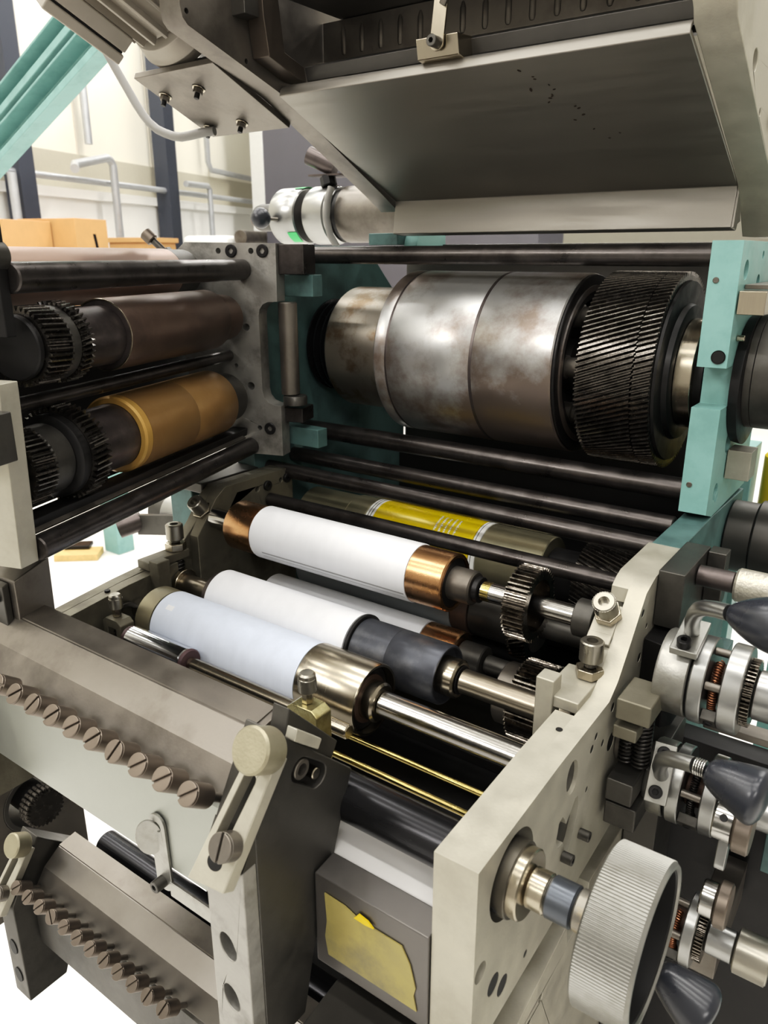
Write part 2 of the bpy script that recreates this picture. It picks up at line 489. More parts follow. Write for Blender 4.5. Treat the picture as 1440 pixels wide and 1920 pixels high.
# vertical hinge post between far frame and swung-out unit
hp = thing('hinge_post', 'vertical steel hinge pin between teal far frame and swung out roller unit', 'hinge', (-0.447, 0.715, 1.3))
MB().cyl(1.3345, 1.4462, 0.0115, 28, xf=Matrix.Translation((-0.464, 0.712, 0))).build('pin', M['greysteel'], hp)
MB().lathe([(1.323, 0), (1.323, 0.0150), (1.3325, 0.0150), (1.334, 0.0140), (1.334, 0)], 32, xf=Matrix.Translation((-0.457, 0.712, 0))).build('collar', M['darksteel'], hp)

# ================================================================ tie rods
XP = -0.482          # inner face of the far side plate
def rod(name, label, y, z, r, x0=XL - 0.071, x1=-0.0005, m='blacksteel', cat='rod', group=None):
    return solo(MB(FX(0, y, z)).cyl(x0, x1, r, 36), name, M[m], label, cat, group)
rod('tie_rod', 'black steel tie rod running across just under the sheet steel hood', 0.80, 1.4997, 0.0104)
rod('tie_rod', 'black steel tie rod directly below the large mottled cylinder, uppermost of the lower rods', 0.80, 1.2700, 0.0118)
rod('tie_rod', 'black steel tie rod, second one below the large mottled cylinder', 0.775, 1.2372, 0.0100)
rod('tie_rod', 'brownish black steel tie rod just above the yellow printed cylinder', 0.725, 1.2292, 0.0097)
rod('tie_rod', 'black steel tie rod just behind the white roller with copper ends', 0.683, 1.2012, 0.0086, XP + 0.0005)

# ================================================================ beige side plates of the lower inking unit
sp = thing('side_plate', 'pale ground steel side plate with drilled holes, on the handwheel side of the lower unit', 'machine plate', (0.015, 0.5, 1.02))
out_poly = [(0.3155, 1.166), (0.43, 1.171), (0.522, 1.172), (0.5385, 1.1815), (0.5625, 1.207), (0.590, 1.2385), (0.612, 1.2455), (0.688, 1.2465), (0.688, 1.06), (0.66, 1.034), (0.585, 1.0307), (0.3465, 1.0179), (0.3155, 1.016)]
holes = [oval(0.455, 1.1445, 0.0105, 0.0145, 0.2), circ(0.4992, 1.1538, 0.0032), circ(0.4922, 1.1465, 0.0036), circ(0.5163, 1.1383, 0.0032),
         circ(0.4891, 1.1123, 0.0026), circ(0.5365, 1.128, 0.008), circ(0.5323, 1.162, 0.004),
         circ(0.3242, 1.0838, 0.0072), circ(0.3435, 1.0556, 0.0078), circ(0.3575, 1.0413, 0.0075), circ(0.3928, 1.0363, 0.003),
         circ(0.5864, 1.2221, 0.0036), circ(0.590, 1.18, 0.0042), circ(0.601, 1.205, 0.0026), circ(0.60, 1.15, 0.004)]
# butterfly opening: two leaning ovals
clover = [(0.4365, 1.1165), (0.443, 1.1185), (0.4475, 1.1125), (0.451, 1.1065), (0.458, 1.112), (0.4655, 1.1195), (0.4715, 1.1185), (0.4735, 1.1085), (0.4705, 1.096), (0.4645, 1.083), (0.457, 1.075), (0.4515, 1.077), (0.4515, 1.085), (0.4475, 1.0925), (0.4385, 1.0935), (0.4335, 1.1025)]
bush = circ(0.362, 1.130, 0.030, 40)
b = MB(FX())
b.prism(out_poly, 0.015, 0.03, holes=holes + [clover, bush])
in_poly = [(0.3155, 1.166), (0.43, 1.171), (0.489, 1.1715), (0.489, 1.10), (0.530, 1.10), (0.530, 1.172), (0.5455, 1.187), (0.569, 1.212), (0.569, 1.165), (0.607, 1.165), (0.607, 1.222), (0.592, 1.225), (0.5935, 1.237), (0.603, 1.2425), (0.612, 1.2455), (0.688, 1.2465), (0.688, 1.06), (0.66, 1.034), (0.585, 1.0307), (0.3465, 1.0179), (0.3155, 1.016)]
b.prism(in_poly, 0.0, 0.015, holes=[circ(0.362, 1.130, 0.030, 40)])
b.build('plate', M['beige'], sp, 0.0009)
MB(FX()).prism(oval(0.455, 1.1445, 0.0104, 0.0144, 0.2), 0.0152, 0.0270).build('bore_shade', M['darksteel'], sp)  # dark fillers paint the shade inside the drilled holes
MB(FX()).prism(clover, 0.0152, 0.0250).build('bore_shade', M['hood_in'], sp)
for (y_, z_, r_) in ((0.4992, 1.1538, 0.0031), (0.4922, 1.1465, 0.0035), (0.5163, 1.1383, 0.0031), (0.4891, 1.1123, 0.0025), (0.5365, 1.128, 0.0079), (0.5323, 1.162, 0.0039), (0.3435, 1.0556, 0.0077), (0.3575, 1.0413, 0.0074), (0.3928, 1.0363, 0.0029), (0.5864, 1.2221, 0.0035), (0.590, 1.18, 0.0041), (0.601, 1.205, 0.0025), (0.60, 1.15, 0.0039)):
    MB(FX()).prism(circ(y_, z_, r_, 20), 0.0152, 0.0296).build('bore_shade', M['hole'], sp)
MB(Matrix.Translation((0.013, 0.4663, 0))).lathe([(1.1706, 0), (1.1706, 0.0022), (1.1715, 0.0026), (1.1717, 0.0026), (1.1717, 0)], 20).build('drilled_hole', M['hole'], sp)
for (y, z) in ((0.482, 1.0765), (0.449, 1.079)):
    MB(FX(0, y, z)).capscrew(0.0302, 0.0385, 0.0042, 0.0021).build('cap_screw', M['darksteel'], sp)
MB(FX(0, 0.3242, 1.0838)).capscrew(0.018, 0.026, 0.0058, 0.003).build('cap_screw', M['darksteel'], sp)

spl = thing('side_plate', 'oily olive grey steel side plate on the far end of the white rollers', 'machine plate', (-0.497, 0.5, 1.0))
kq = lambda ps: [(y * 1.05, 1.5 - (1.5 - z) * 1.05) for y, z in ps]
lp = kq([(0.20, 1.135), (0.29, 1.158), (0.44, 1.176), (0.512, 1.182), (0.545, 1.212), (0.566, 1.238), (0.58, 1.2475), (0.694, 1.2475), (0.694, 1.02), (0.20, 1.02)])
b = MB(FX()).prism(lp, XP - 0.03, XP - 0.015)
lin = kq([(0.20, 1.135), (0.29, 1.158), (0.44, 1.176), (0.505, 1.180), (0.505, 1.09), (0.535, 1.09), (0.535, 1.2), (0.566, 1.238), (0.58, 1.2475), (0.694, 1.2475), (0.694, 1.02), (0.20, 1.02)])
b.prism(lin, XP - 0.015, XP - 0.0005, holes=[circ(*kq([(0.632, 1.2325)])[0], 0.0035), circ(*kq([(0.673, 1.2345)])[0], 0.0032)])
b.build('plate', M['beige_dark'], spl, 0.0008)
for y, z in kq([(0.648, 1.2335), (0.683, 1.2355)]):
    MB(FX(0, y, z)).capscrew(XP - 0.0004, XP + 0.003, 0.0065, 0.0031).build('cap_screw', M['black'], spl)
MB(Matrix.Translation((-0.4915, 0.441, 0))).lathe([(1.1545, 0), (1.1545, 0.003), (1.1592, 0.003), (1.1592, 0)], 20).build('drilled_hole', M['hole'], spl)
MB(FX(0, 0.452, 1.128)).ring(XP, XP + 0.006, 0.016, 0.011, 30).build('bushing', M['darksteel'], spl)

# ================================================================ rollers
def XR(y, z):
    return FX(0, y, z)

# --- big central cylinder
cy = thing('impression_cylinder', 'large mottled bare steel cylinder with a weld seam around its middle', 'cylinder', (-0.25, 0.86, 1.2802))
ax = XR(0.86, 1.3805)
steelmot = mat('mottled_bare_steel', S(178, 178, 177), 0.75, 0.36, 0.08, 20, 0.03, 400, rvar=0.06, dirt=S(126, 112, 102), dirt_scale=7, dirt_amt=0.9, dpos=(0.43, 0.56))
MB(ax).lathe([(-0.372, 0.079), (-0.372, 0.099), (-0.370, 0.1008), (-0.3555, 0.1008), (-0.3545, 0.1002), (-0.3535, 0.1002), (-0.3525, 0.1008), (-0.2395, 0.1008), (-0.2385, 0.1002), (-0.2375, 0.1005), (-0.2365, 0.1002), (-0.2355, 0.1008), (-0.142, 0.1008), (-0.1405, 0.0995), (-0.1405, 0.088), (-0.135, 0.088), (-0.135, 0.082), (-0.1405, 0.082)], 120).build('drum', steelmot, cy)
MB(ax).lathe([(-0.468, 0.066), (-0.468, 0.0765), (-0.465, 0.079), (-0.40, 0.079), (-0.372, 0.0775), (-0.372, 0.05)], 96).build('stepped_end', mat('worn_steel_journal', S(140, 134, 124), 0.85, 0.38, 0.1, 12, 0.05, 300, dirt=S(106, 86, 62), dirt_scale=18, dirt_amt=0.8, dpos=(0.46, 0.56)), cy)
pr = [(-0.515, 0.03)]
for k in range(4):
    x = -0.515 + 0.0115 * k
    pr += [(x, 0.050), (x + 0.0035, 0.062), (x + 0.006, 0.062), (x + 0.0095, 0.050)]
pr += [(-0.469, 0.050), (-0.469, 0.03)]
MB(ax).lathe(pr, 72).build('bellows', M['blackroll'], cy)
# spoked end web inside the drum
MB(ax).ring(-0.1400, -0.137, 0.0992, 0.074, 90).build('end_ring', M['black'], cy)
MB(ax).lathe([(-0.1405, 0.0735), (-0.158, 0.0735), (-0.160, 0.03), (-0.150, 0.028), (-0.150, 0)], 80).build('end_web', M['hood_in'], cy)
for k in range(6):
    a = math.radians(176 + 60 * k)
    MB(XR(0.86 + 0.062 * math.cos(a), 1.3805 + 0.062 * math.sin(a))).lathe([(-0.158, 0), (-0.158, 0.0135), (-0.138, 0.0125), (-0.1365, 0.0105), (-0.1138, 0.0115), (-0.1138, 0)], 32).build('coupling_pin', M['greysteel'], cy)
for x0, x1 in ((-0.3545, -0.3515), (-0.2395, -0.2355)):
    MB(ax).ring(x0, x1, 0.1011, 0.09, 120, 0.0004).build('weld_seam', M['purple'], cy)
g = MB(ax).gear(-0.1135, -0.0555, 0.1035, 0.0995, 112, twist=-0.21, steps=6, hub=0.05).build('helical_gear', M['gearblack'], cy, smooth=25)
g2 = MB(ax).gear(-0.0545, -0.0365, 0.1035, 0.0995, 112, twist=-0.06, steps=3, hub=0.05, phase=0.31).build('helical_gear', M['gearblack'], cy, smooth=25)
MB(ax).lathe([(-0.0362, 0.095), (-0.0335, 0.094), (-0.0335, 0.072), (-0.0285, 0.070), (-0.0275, 0.068), (-0.0275, 0.046), (-0.002, 0.046), (-0.002, 0)], 72).build('gear_flange', M['black'], cy)
MB(ax).ring(-0.0272, -0.0100, 0.0570, 0.0462, 64).build('bearing_ring', M['warmsteel'], cy)
# outer housing on the near side
oh = thing('bearing_housing', 'dark round bearing housing outside the teal frame, end of the large cylinder', 'bearing', (0.04, 0.86, 1.32))
MB(XR(0.86, 1.3785)).lathe([(0.0285, 0.0), (0.0285, 0.064), (0.0365, 0.0655), (0.0375, 0.0655), (0.0385, 0.063), (0.0385, 0.0)], 80).build('flange', M['black'], oh)
MB(XR(0.86, 1.3875)).lathe([(0.0388, 0.0), (0.0388, 0.0565), (0.045, 0.0565), (0.0455, 0.0555), (0.046, 0.0565), (0.12, 0.0565), (0.12, 0)], 80).build('drum', M['darksteel'], oh)
MB(XR(0.80, 1.425)).cyl(0.0284, 0.0355, 0.003, 18).build('stop_pin', M['warmsteel'], oh)
kb = thing('key_block', 'small square steel block bolted to the upper teal frame edge', 'block', (0.04, 0.79, 1.44))
MB().box(0.0288, 0.0525, 0.778, 0.80, 1.448, 1.469).build('block', M['warmsteel'], kb, 0.0008)
MB().box(0.0288, 0.054, 0.80, 0.92, 1.470, 1.474).build('cover_strip', M['greysteel'], kb, 0.0005)
MB().box(0.0288, 0.052, 0.83, 0.86, 1.280, 1.3105).build('lower_block', M['beige'], kb, 0.0008)

# --- roller with copper ends (upper)
def roller(name, label, cat, y, z, group=None):
    return thing(name, label, cat, (-0.25, y, z), group), XR(y, z)
ra, ax = roller('coated_roller', 'white coated roller with copper bands at both ends, geared at its right end', 'roller', 0.589, 1.2025)
MB(ax).lathe([(-0.396, 0), (-0.396, 0.0285), (-0.3945, 0.0298), (-0.1895, 0.0298), (-0.1885, 0.0292), (-0.1885, 0)], 72).build('coated_face', M['white'], ra)
MB(ax).lathe([(-0.438, 0.012), (-0.438, 0.0275), (-0.4365, 0.0285), (-0.397, 0.0285), (-0.3965, 0.02)], 64).build('copper_band', M['copper'], ra)
MB(ax).lathe([(-0.188, 0.02), (-0.188, 0.0288), (-0.150, 0.0288), (-0.1485, 0.0275), (-0.1485, 0.0245), (-0.154, 0.0235), (-0.158, 0.0)], 64).build('copper_band', M['copper'], ra)
MB(ax).ring(-0.1545, -0.150, 0.0243, 0.012, 48).build('end_seal', M['black'], ra)
MB(ax).lathe([(-0.1535, 0), (-0.1535, 0.0165), (-0.1275, 0.0165), (-0.126, 0.015), (-0.126, 0)], 48).build('collar', M['greysteel'], ra)
MB(ax).ring(-0.1255, -0.1195, 0.0125, 0.0, 40).build('seal_ring', M['black'], ra)
for a_, b_, r_ in ((-0.481, -0.4385, 0.012), (-0.119, -0.089, 0.0092), (-0.0785, -0.026, 0.0092)):
    MB(ax).cyl(a_, b_, r_, 36).build('shaft', M['polished'], ra)
MB(ax).cyl(-0.1185, -0.108, 0.0094, 36).build('oil_stain', M['brass'], ra)
gg = MB(ax).ring(-0.0905, -0.083, 0.0165, 0.008, 40).build('gear_hub', M['greysteel'], ra)
MB(ax).gear(-0.0830, -0.062, 0.0345, 0.0308, 44, twist=0.0, steps=1, hub=0.024).lathe([(-0.0625, 0.0245), (-0.079, 0.0245), (-0.079, 0.0)], 40).build('spur_gear', M['gear'], ra, smooth=25)
MB(ax).ring(-0.0255, -0.0085, 0.0168, 0.0, 48).build('bearing', M['darksteel'], ra)
# seam marks: thin lines along the face
for a, wd in ((math.radians(203), 0.06), (math.radians(214), 0.02)):
    MB(ax).arc(0.02995, a, a + wd, -0.378, -0.190, 3).build('face_seam', M['whiteline'], ra)

# --- lower partner roller, mostly hidden
rb, ax = roller('coated_roller', 'white roller with one copper band, half hidden below the copper ended roller', 'roller', 0.600, 1.121)
MB(ax).lathe([(-0.400, 0), (-0.400, 0.023), (-0.398, 0.0242), (-0.1855, 0.0242), (-0.185, 0)], 64).build('coated_face', M['white'], rb)
MB(ax).lathe([(-0.1845, 0.01), (-0.1845, 0.0238), (-0.1465, 0.0238), (-0.145, 0.0225), (-0.145, 0.012), (-0.150, 0.012), (-0.150, 0)], 64).build('copper_band', M['copper'], rb)
for a_, b_, r_ in ((-0.1445, -0.118, 0.016), (-0.117, -0.092, 0.009), (-0.481, -0.401, 0.009)):
    MB(ax).cyl(a_, b_, r_, 36).build('shaft', M['darksteel'], rb)

# --- gear on its own stub shaft
gs_, ax = roller('idler_gear', 'greasy steel idler gear below the copper ended roller gear, behind the bare grey shaft', 'gear', 0.592, 1.103)
MB(ax).gear(-0.074, -0.043, 0.0390, 0.0350, 48, hub=0.0).build('spur_gear', M['gear'], gs_, smooth=25)
MB(ax).cyl(-0.092, -0.0745, 0.0300, 48).build('gear_hub', M['greysteel'], gs_)
MB(ax).cyl(-0.0425, -0.001, 0.009, 30).build('shaft', M['darksteel'], gs_)

# --- big grey plate cylinder in the dark behind
rg, ax = roller('plate_cylinder', 'dull grey plain cylinder in shadow behind the lower white roller', 'cylinder', 0.652, 1.150)
MB(ax).cyl(-0.385, -0.175, 0.030, 64).build('coated_face', mat('grey_coating', S(126, 130, 132), 0.1, 0.5, 0.05, 30), rg)
MB(ax).ring(-0.1745, -0.155, 0.0295, 0.0, 48).build('copper_band', M['brown'], rg)
for a_, b_, r_ in ((-0.1545, -0.0855, 0.028), (-0.0850, -0.002, 0.011), (-0.481, -0.3855, 0.011)):
    MB(ax).cyl(a_, b_, r_, 48).build('shaft', M['darksteel'], rg)
MB(ax).gear(-0.105, -0.086, 0.0385, 0.035, 44, twist=-0.28, steps=4, hub=0.0282).build('helical_gear', M['gear'], rg, smooth=25)

# --- yellow printed cylinder
ry, ax = roller('printing_cylinder', 'cylinder wearing a yellow printed sleeve with small white lettering, behind the tie rods', 'cylinder', 0.765, 1.158)
MB(ax).cyl(-0.355, -0.212, 0.042, 72, ch=0.0003).build('yellow_sleeve', M['yellow'], ry)
for a_, b_ in ((-0.367, -0.3555), (-0.2115, -0.203)):
    MB(ax).ring(a_, b_, 0.0421, 0.0, 72).build('white_margin', M['whitepaint'], ry)
for a_, b_ in ((-0.3635, -0.3625), (-0.3595, -0.3585), (-0.2085, -0.2078)):
    MB(ax).ring(a_, b_, 0.0423, 0.02, 72, 0.0001).build('black_line', M['black'], ry)
dull = mat('dull_yellowish_steel', S(176, 170, 144), 0.8, 0.36, 0.08, 40, rvar=0.04)
for a_, b_, r_ in ((-0.2025, -0.125, 0.0418), (-0.40, -0.3675, 0.0418), (-0.478, -0.4005, 0.040)):
    MB(ax).cyl(a_, b_, r_, 72).build('bare_body', dull, ry)
for a_, b_, r_ in ((-0.1245, -0.0855, 0.03), (-0.0315, -0.004, 0.016)):
    MB(ax).cyl(a_, b_, r_, 48).build('shaft', M['black'], ry)
MB(ax).gear(-0.085, -0.032, 0.0465, 0.0435, 56, twist=0.42, steps=6, hub=0.0).build('helical_gear', M['gearblack'], ry, smooth=25)
# lettering: five short unreadable lines of white type
b = MB(ax)
rnd = random.Random(3)
for ln in range(5):
    x = -0.2665 + 0.0068 * ln
    a = math.radians(98 + 2 * ln % 5)
    while a < math.radians(137):
        wdt = rnd.uniform(0.02, 0.05)
        h = rnd.uniform(0.0015, 0.0030)
        b.lathe([(x, 0.04195), (x, 0.04215), (x + h, 0.04215), (x + h, 0.04195)], 2, None, a, a + wdt)
        a += wdt + rnd.uniform(0.012, 0.025)
b.build('lettering', M['ink'], ry)

# --- white roller with slate sleeve
rc, ax = roller('coated_roller', 'white coated roller with a slate grey sleeve on its right third', 'roller', 0.534, 1.1378)
MB(ax).lathe([(-0.4135, 0), (-0.4135, 0.029), (-0.412, 0.0308), (-0.2215, 0.0308), (-0.2205, 0)], 72).build('coated_face', M['white'], rc)
MB(ax).ring(-0.2200, -0.2165, 0.0312, 0.0, 72, 0.0004).build('sleeve_rim', M['black'], rc)
MB(ax).lathe([(-0.4205, 0), (-0.4205, 0.0275), (-0.414, 0.0275), (-0.414, 0)], 60).build('end_disc', M['purple'], rc)
MB(ax).lathe([(-0.216, 0.01), (-0.216, 0.0280), (-0.1755, 0.0280), (-0.1753, 0.0278), (-0.175, 0.0280), (-0.123, 0.0280), (-0.1215, 0.027), (-0.1215, 0.0255), (-0.127, 0.0245), (-0.130, 0.0)], 72).build('grey_sleeve', M['slate'], rc)
MB(ax).lathe([(-0.1265, 0), (-0.1265, 0.0178), (-0.1095, 0.0178), (-0.1078, 0.0160), (-0.1078, 0)], 48).build('collar', M['warmsteel'], rc)
MB(ax).ring(-0.1075, -0.1065, 0.0135, 0, 40).build('snap_ring', M['black'], rc)
wg_ = mat('warm_grey_shaft', S(146, 138, 124), 0.95, 0.3, 0.05, 60, rvar=0.03)
for a_, b_ in ((-0.1060, -0.001), (-0.4815, -0.421)):
    MB(ax).cyl(a_, b_, 0.0112, 40).build('shaft', wg_, rc)
MB(ax).ring(-0.4812, -0.475, 0.017, 0.0115, 40).build('bush', M['warmsteel'], rc)
MB(ax).arc(0.0310, math.radians(166), math.radians(176), -0.412, -0.222, 6).build('face_seam', M['whiteline'], rc)

# --- bluish white front roller with steel end
rd, ax = roller('coated_roller', 'bluish white coated roller in front with a polished steel end sleeve', 'roller', 0.4715, 1.1302)
MB(ax).lathe([(-0.424, 0), (-0.424, 0.031), (-0.4225, 0.0325), (-0.2255, 0.0325), (-0.225, 0)], 80).build('coated_face', M['bluewhite'], rd)
MB(ax).lathe([(-0.4485, 0.01), (-0.4485, 0.031), (-0.447, 0.0322), (-0.4248, 0.0322), (-0.4245, 0.02)], 72).build('end_band', mat('olive_grey_steel', S(136, 130, 110), 0.7, 0.42, 0.08, 40, rvar=0.04), rd)
MB(ax).lathe([(-0.2245, 0.02), (-0.2245, 0.0328), (-0.160, 0.0328), (-0.1585, 0.032), (-0.1585, 0.0300), (-0.170, 0.0293), (-0.176, 0.0)], 80).build('steel_sleeve', M['warmsteel'], rd)
MB(ax).ring(-0.172, -0.1665, 0.0292, 0.012, 56).build('end_seal', M['black'], rd)
MB(ax).ring(-0.166, -0.163, 0.022, 0.010, 48).build('rusty_ring', mat('rusty_brown_seal', S(70, 52, 42), 0.4, 0.5, 0.2, 50), rd)
MB(ax).lathe([(-0.1660, 0), (-0.1660, 0.0178), (-0.152, 0.0178), (-0.1500, 0.0158), (-0.1500, 0)], 48).build('collar', M['warmsteel'], rd)
for a_, b_ in ((-0.1495, -0.001), (-0.481, -0.449)):
    MB(ax).cyl(a_, b_, 0.0115, 40).build('shaft', M['polished'], rd)
MB(ax).arc(0.03255, math.radians(118), math.radians(128), -0.41, -0.40, 6).build('scuff', M['white'], rd)

# --- small chromed roller on a thin shaft
re_, ax = roller('chromed_roller', 'short chromed roller with a maroon end, beside the bluish white roller', 'roller', 0.4225, 1.129)
MB(ax).cyl(-0.428, -0.346, 0.0132, 56).build('chromed_face', M['chrome'], re_)
mm_ = mat('maroon_end_disc', S(80, 62, 64), 0.3, 0.45, 0.1)
MB(ax).cyl(-0.3458, -0.3415, 0.0136, 48).build('maroon_end', mm_, re_)
MB(ax).cyl(-0.434, -0.4282, 0.012, 40).build('maroon_end', mm_, re_)
MB(ax).cyl(-0.3412, -0.148, 0.0064, 36).build('shaft', M['warmsteel'], re_)

# --- glossy black fountain roller with handwheel
rf, ax = roller('fountain_roller', 'glossy black fountain roller in front, its shaft carrying the handwheel', 'roller', 0.3605, 1.1295)
MB(ax).cyl(-0.44, -0.001, 0.0172, 64).build('black_face', M['blackroll'], rf)
MB(ax).ring(0.002, 0.022, 0.028, 0.0, 56).build('bearing', M['hole'], rf)
MB(ax).lathe([(0.022, 0), (0.022, 0.0245), (0.036, 0.0245), (0.0365, 0.024), (0.0365, 0.0205)], 56).build('lock_collar', mat('oiled_steel_collar', S(92, 88, 80), 0.8, 0.35, 0.1), rf)
MB(ax).lathe([(0.0366, 0.013), (0.0366, 0.0225), (0.0425, 0.0225), (0.0435, 0.0215), (0.0435, 0)], 56).build('locking_ring', M['warmsteel'], rf)
for a in (200, 238):
    MB(XR(0.3605, 1.1295)).cyl(0.0, 0.0006, 0.003, 18, xf=frame((0.0293, 0.3605 + 0.0241 * math.cos(math.radians(a)), 1.1295 + 0.0241 * math.sin(math.radians(a))), (0, math.cos(math.radians(a)), math.sin(math.radians(a))))).build('spanner_hole', M['hole'], rf)
MB(ax).cyl(0.0436, 0.0562, 0.0128, 44).build('shaft', M['warmsteel'], rf)
MB(ax).cyl(0.0564, 0.0735, 0.0130, 44).build('grey_sleeve', mat('blue_grey_sleeve', S(86, 90, 96), 0.7, 0.32, 0.06, 50), rf)
MB(ax).cyl(0.0737, 0.090, 0.0128, 44).build('worn_hub', mat('worn_plated_hub', S(128, 124, 116), 0.8, 0.36, 0.08, 40, dirt=S(190, 172, 130), dirt_scale=30, dirt_amt=0.9), rf)
MB(frame((0.0835, 0.3605, 1.1295), (0, -0.55, -0.83))).capscrew(0.0125, 0.017, 0.003, 0.0014).build('set_screw', M['greysteel'], rf)
# ================================================================ handwheel
hw = thing('handwheel', 'ribbed aluminium handwheel on the end of the fountain roller shaft', 'handwheel', (0.105, 0.3605, 1.082))
ax = XR(0.3605, 1.1295)
MB(ax).gear(0.0885, 0.1185, 0.0478, 0.0471, 150, hub=0.0435, steps=1).build('ribbed_rim', M['wheel'], hw, smooth=15)
MB(ax).lathe([(0.0884, 0.014), (0.0872, 0.016), (0.0872, 0.0455), (0.0884, 0.0474), (0.0884, 0.014)], 90).lathe([(0.1184, 0.0474), (0.1205, 0.0460), (0.1205, 0.0438), (0.1192, 0.0430), (0.1184, 0.0434)], 90).build('rim_edge', M['wheel'], hw)
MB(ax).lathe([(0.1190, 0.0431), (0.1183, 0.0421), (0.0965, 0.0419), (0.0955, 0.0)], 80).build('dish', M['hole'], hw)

# ================================================================ bearing clamps
CL0 = frame((0.006, 0.5405, 1.160), (0, 0, 1), (1, 0, 0))
def clamp_parts(root, xf, legs=((-0.062, -0.050, -0.075),), cap_z=0.032, black=False, lx=(-0.011, 0.009), ltop=0.018):
    mA = M['beige_dark'] if black else M['beige']
    t = MB(xf)
    for (y0, y1, zb) in legs:
        t.box(lx[0], lx[1], y0, y1, zb, ltop)
    ymin = min(l[0] for l in legs)
    t.box(min(-0.011, lx[0] + 0.004), 0.009, ymin + 0.002, 0.011, 0.008, 0.0178)
    t.build('yoke', mA, root, 0.0012)
    MB(xf).cyl(0.0185, 0.0265, 0.0118, 6, 0.0006).build('hex_nut', M['warmsteel'], root, 0.0004)
    MB(xf).cyl(-0.020, 0.0076, 0.0062, 24).cyl(0.0268, cap_z, 0.005, 24).build('screw', M['darksteel'], root)
    MB(xf).knurl(cap_z, cap_z + 0.018, 0.0094, hole=0.0045).build('knurled_cap', M['knurl'], root, smooth=12)
    MB(xf).spring(-0.020, 0.006, 0.0072, 0.0012, 6).build('spring', M['darkcoil'], root)
    MB(xf).box(-0.008, 0.008, -0.016, 0.016, -0.028, -0.0205).build('shoe', M['darksteel'], root, 0.001)
    return root
k1 = clamp_parts(thing('bearing_clamp', 'upright bearing clamp with knurled screw, on the pale side plate beside the slate sleeve roller', 'clamp', xf=CL0, group=None), CL0, legs=((-0.046, -0.030, -0.075),), lx=(-0.026, -0.011), ltop=0.031)
CLA = frame((0.006, 0.5850, 1.205), (0, -0.64, 0.77), (1, 0, 0))
k2 = clamp_parts(thing('bearing_clamp', 'leaning bearing clamp with hollow cap, at the geared end of the coppered roller', 'clamp', xf=CLA), CLA, legs=((-0.026, -0.016, -0.050),), cap_z=0.024)
s105 = Matrix.Diagonal((1.05, 1.05, 1.05, 1))
CLB = frame((-0.4946, 0.5387, 1.1556), (0, 0, 1), (1, 0, 0)) @ s105
k3 = clamp_parts(thing('bearing_clamp', 'upright bearing clamp on the far olive side plate, behind the white roller ends', 'clamp', xf=CLB), CLB, legs=((-0.046, -0.030, -0.080),), black=True, cap_z=0.030, lx=(0.011, 0.026), ltop=0.022)
CLC = frame((-0.4946, 0.5985, 1.1913), (0, -0.64, 0.77), (1, 0, 0)) @ s105
k4 = clamp_parts(thing('bearing_clamp', 'leaning bearing clamp with knurled cap, at the far end of the coppered roller', 'clamp', xf=CLC), CLC, legs=((-0.026, -0.014, -0.055),), black=True, cap_z=0.024)
sc = Matrix.Diagonal((0.72, 0.72, 0.72, 1))
def small_clamp(name_label, o, metal):
    xf = frame(o, (0, 0, 1), (1, 0, 0)) @ sc
    r = thing('roller_clamp', name_label, 'clamp', xf=xf)
    MB(xf).prism([(-0.02, -0.085), (-0.02, 0.012), (-0.012, 0.018), (0.014, 0.018), (0.022, 0.012), (0.022, -0.085), (0.010, -0.085), (0.010, 0.004), (-0.009, 0.004), (-0.009, -0.085)], -0.012, 0.012, xf=xf @ Matrix(((1, 0, 0, 0), (0, 0, -1, 0), (0, 1, 0, 0), (0, 0, 0, 1)))).build('bracket', metal, r, 0.0015)
    MB(xf).cyl(0.0185, 0.031, 0.0062, 6, 0.0004).build('hex_nut', M['warmsteel'], r)
    MB(xf).knurl(0.0315, 0.048, 0.0098, pitch=0.0013).lathe([(0.0481, 0), (0.0481, 0.0094), (0.0515, 0.0090), (0.0535, 0.007), (0.0540, 0)], 36).build('knurled_cap', M['knurl'], r, smooth=12)
    MB(xf).cyl(-0.03, 0.0035, 0.005, 20).build('screw', M['darksteel'], r)
    MB(xf).spring(-0.03, 0.002, 0.0066, 0.0012, 6).build('spring', M['darkcoil'], r)
    return r
small_clamp('small brassy roller clamp with knurled cap, standing in front of the polished steel sleeve', (-0.152, 0.378, 1.166), mat('yellowed_plated_bracket', S(176, 168, 128), 0.9, 0.3, 0.1, 60, dirt=S(120, 104, 40), dirt_scale=40, dirt_amt=0.6))
small_clamp('small olive roller clamp with knurled cap, left of the chromed roller', (-0.462, 0.430, 1.128), M['beige_dark'])

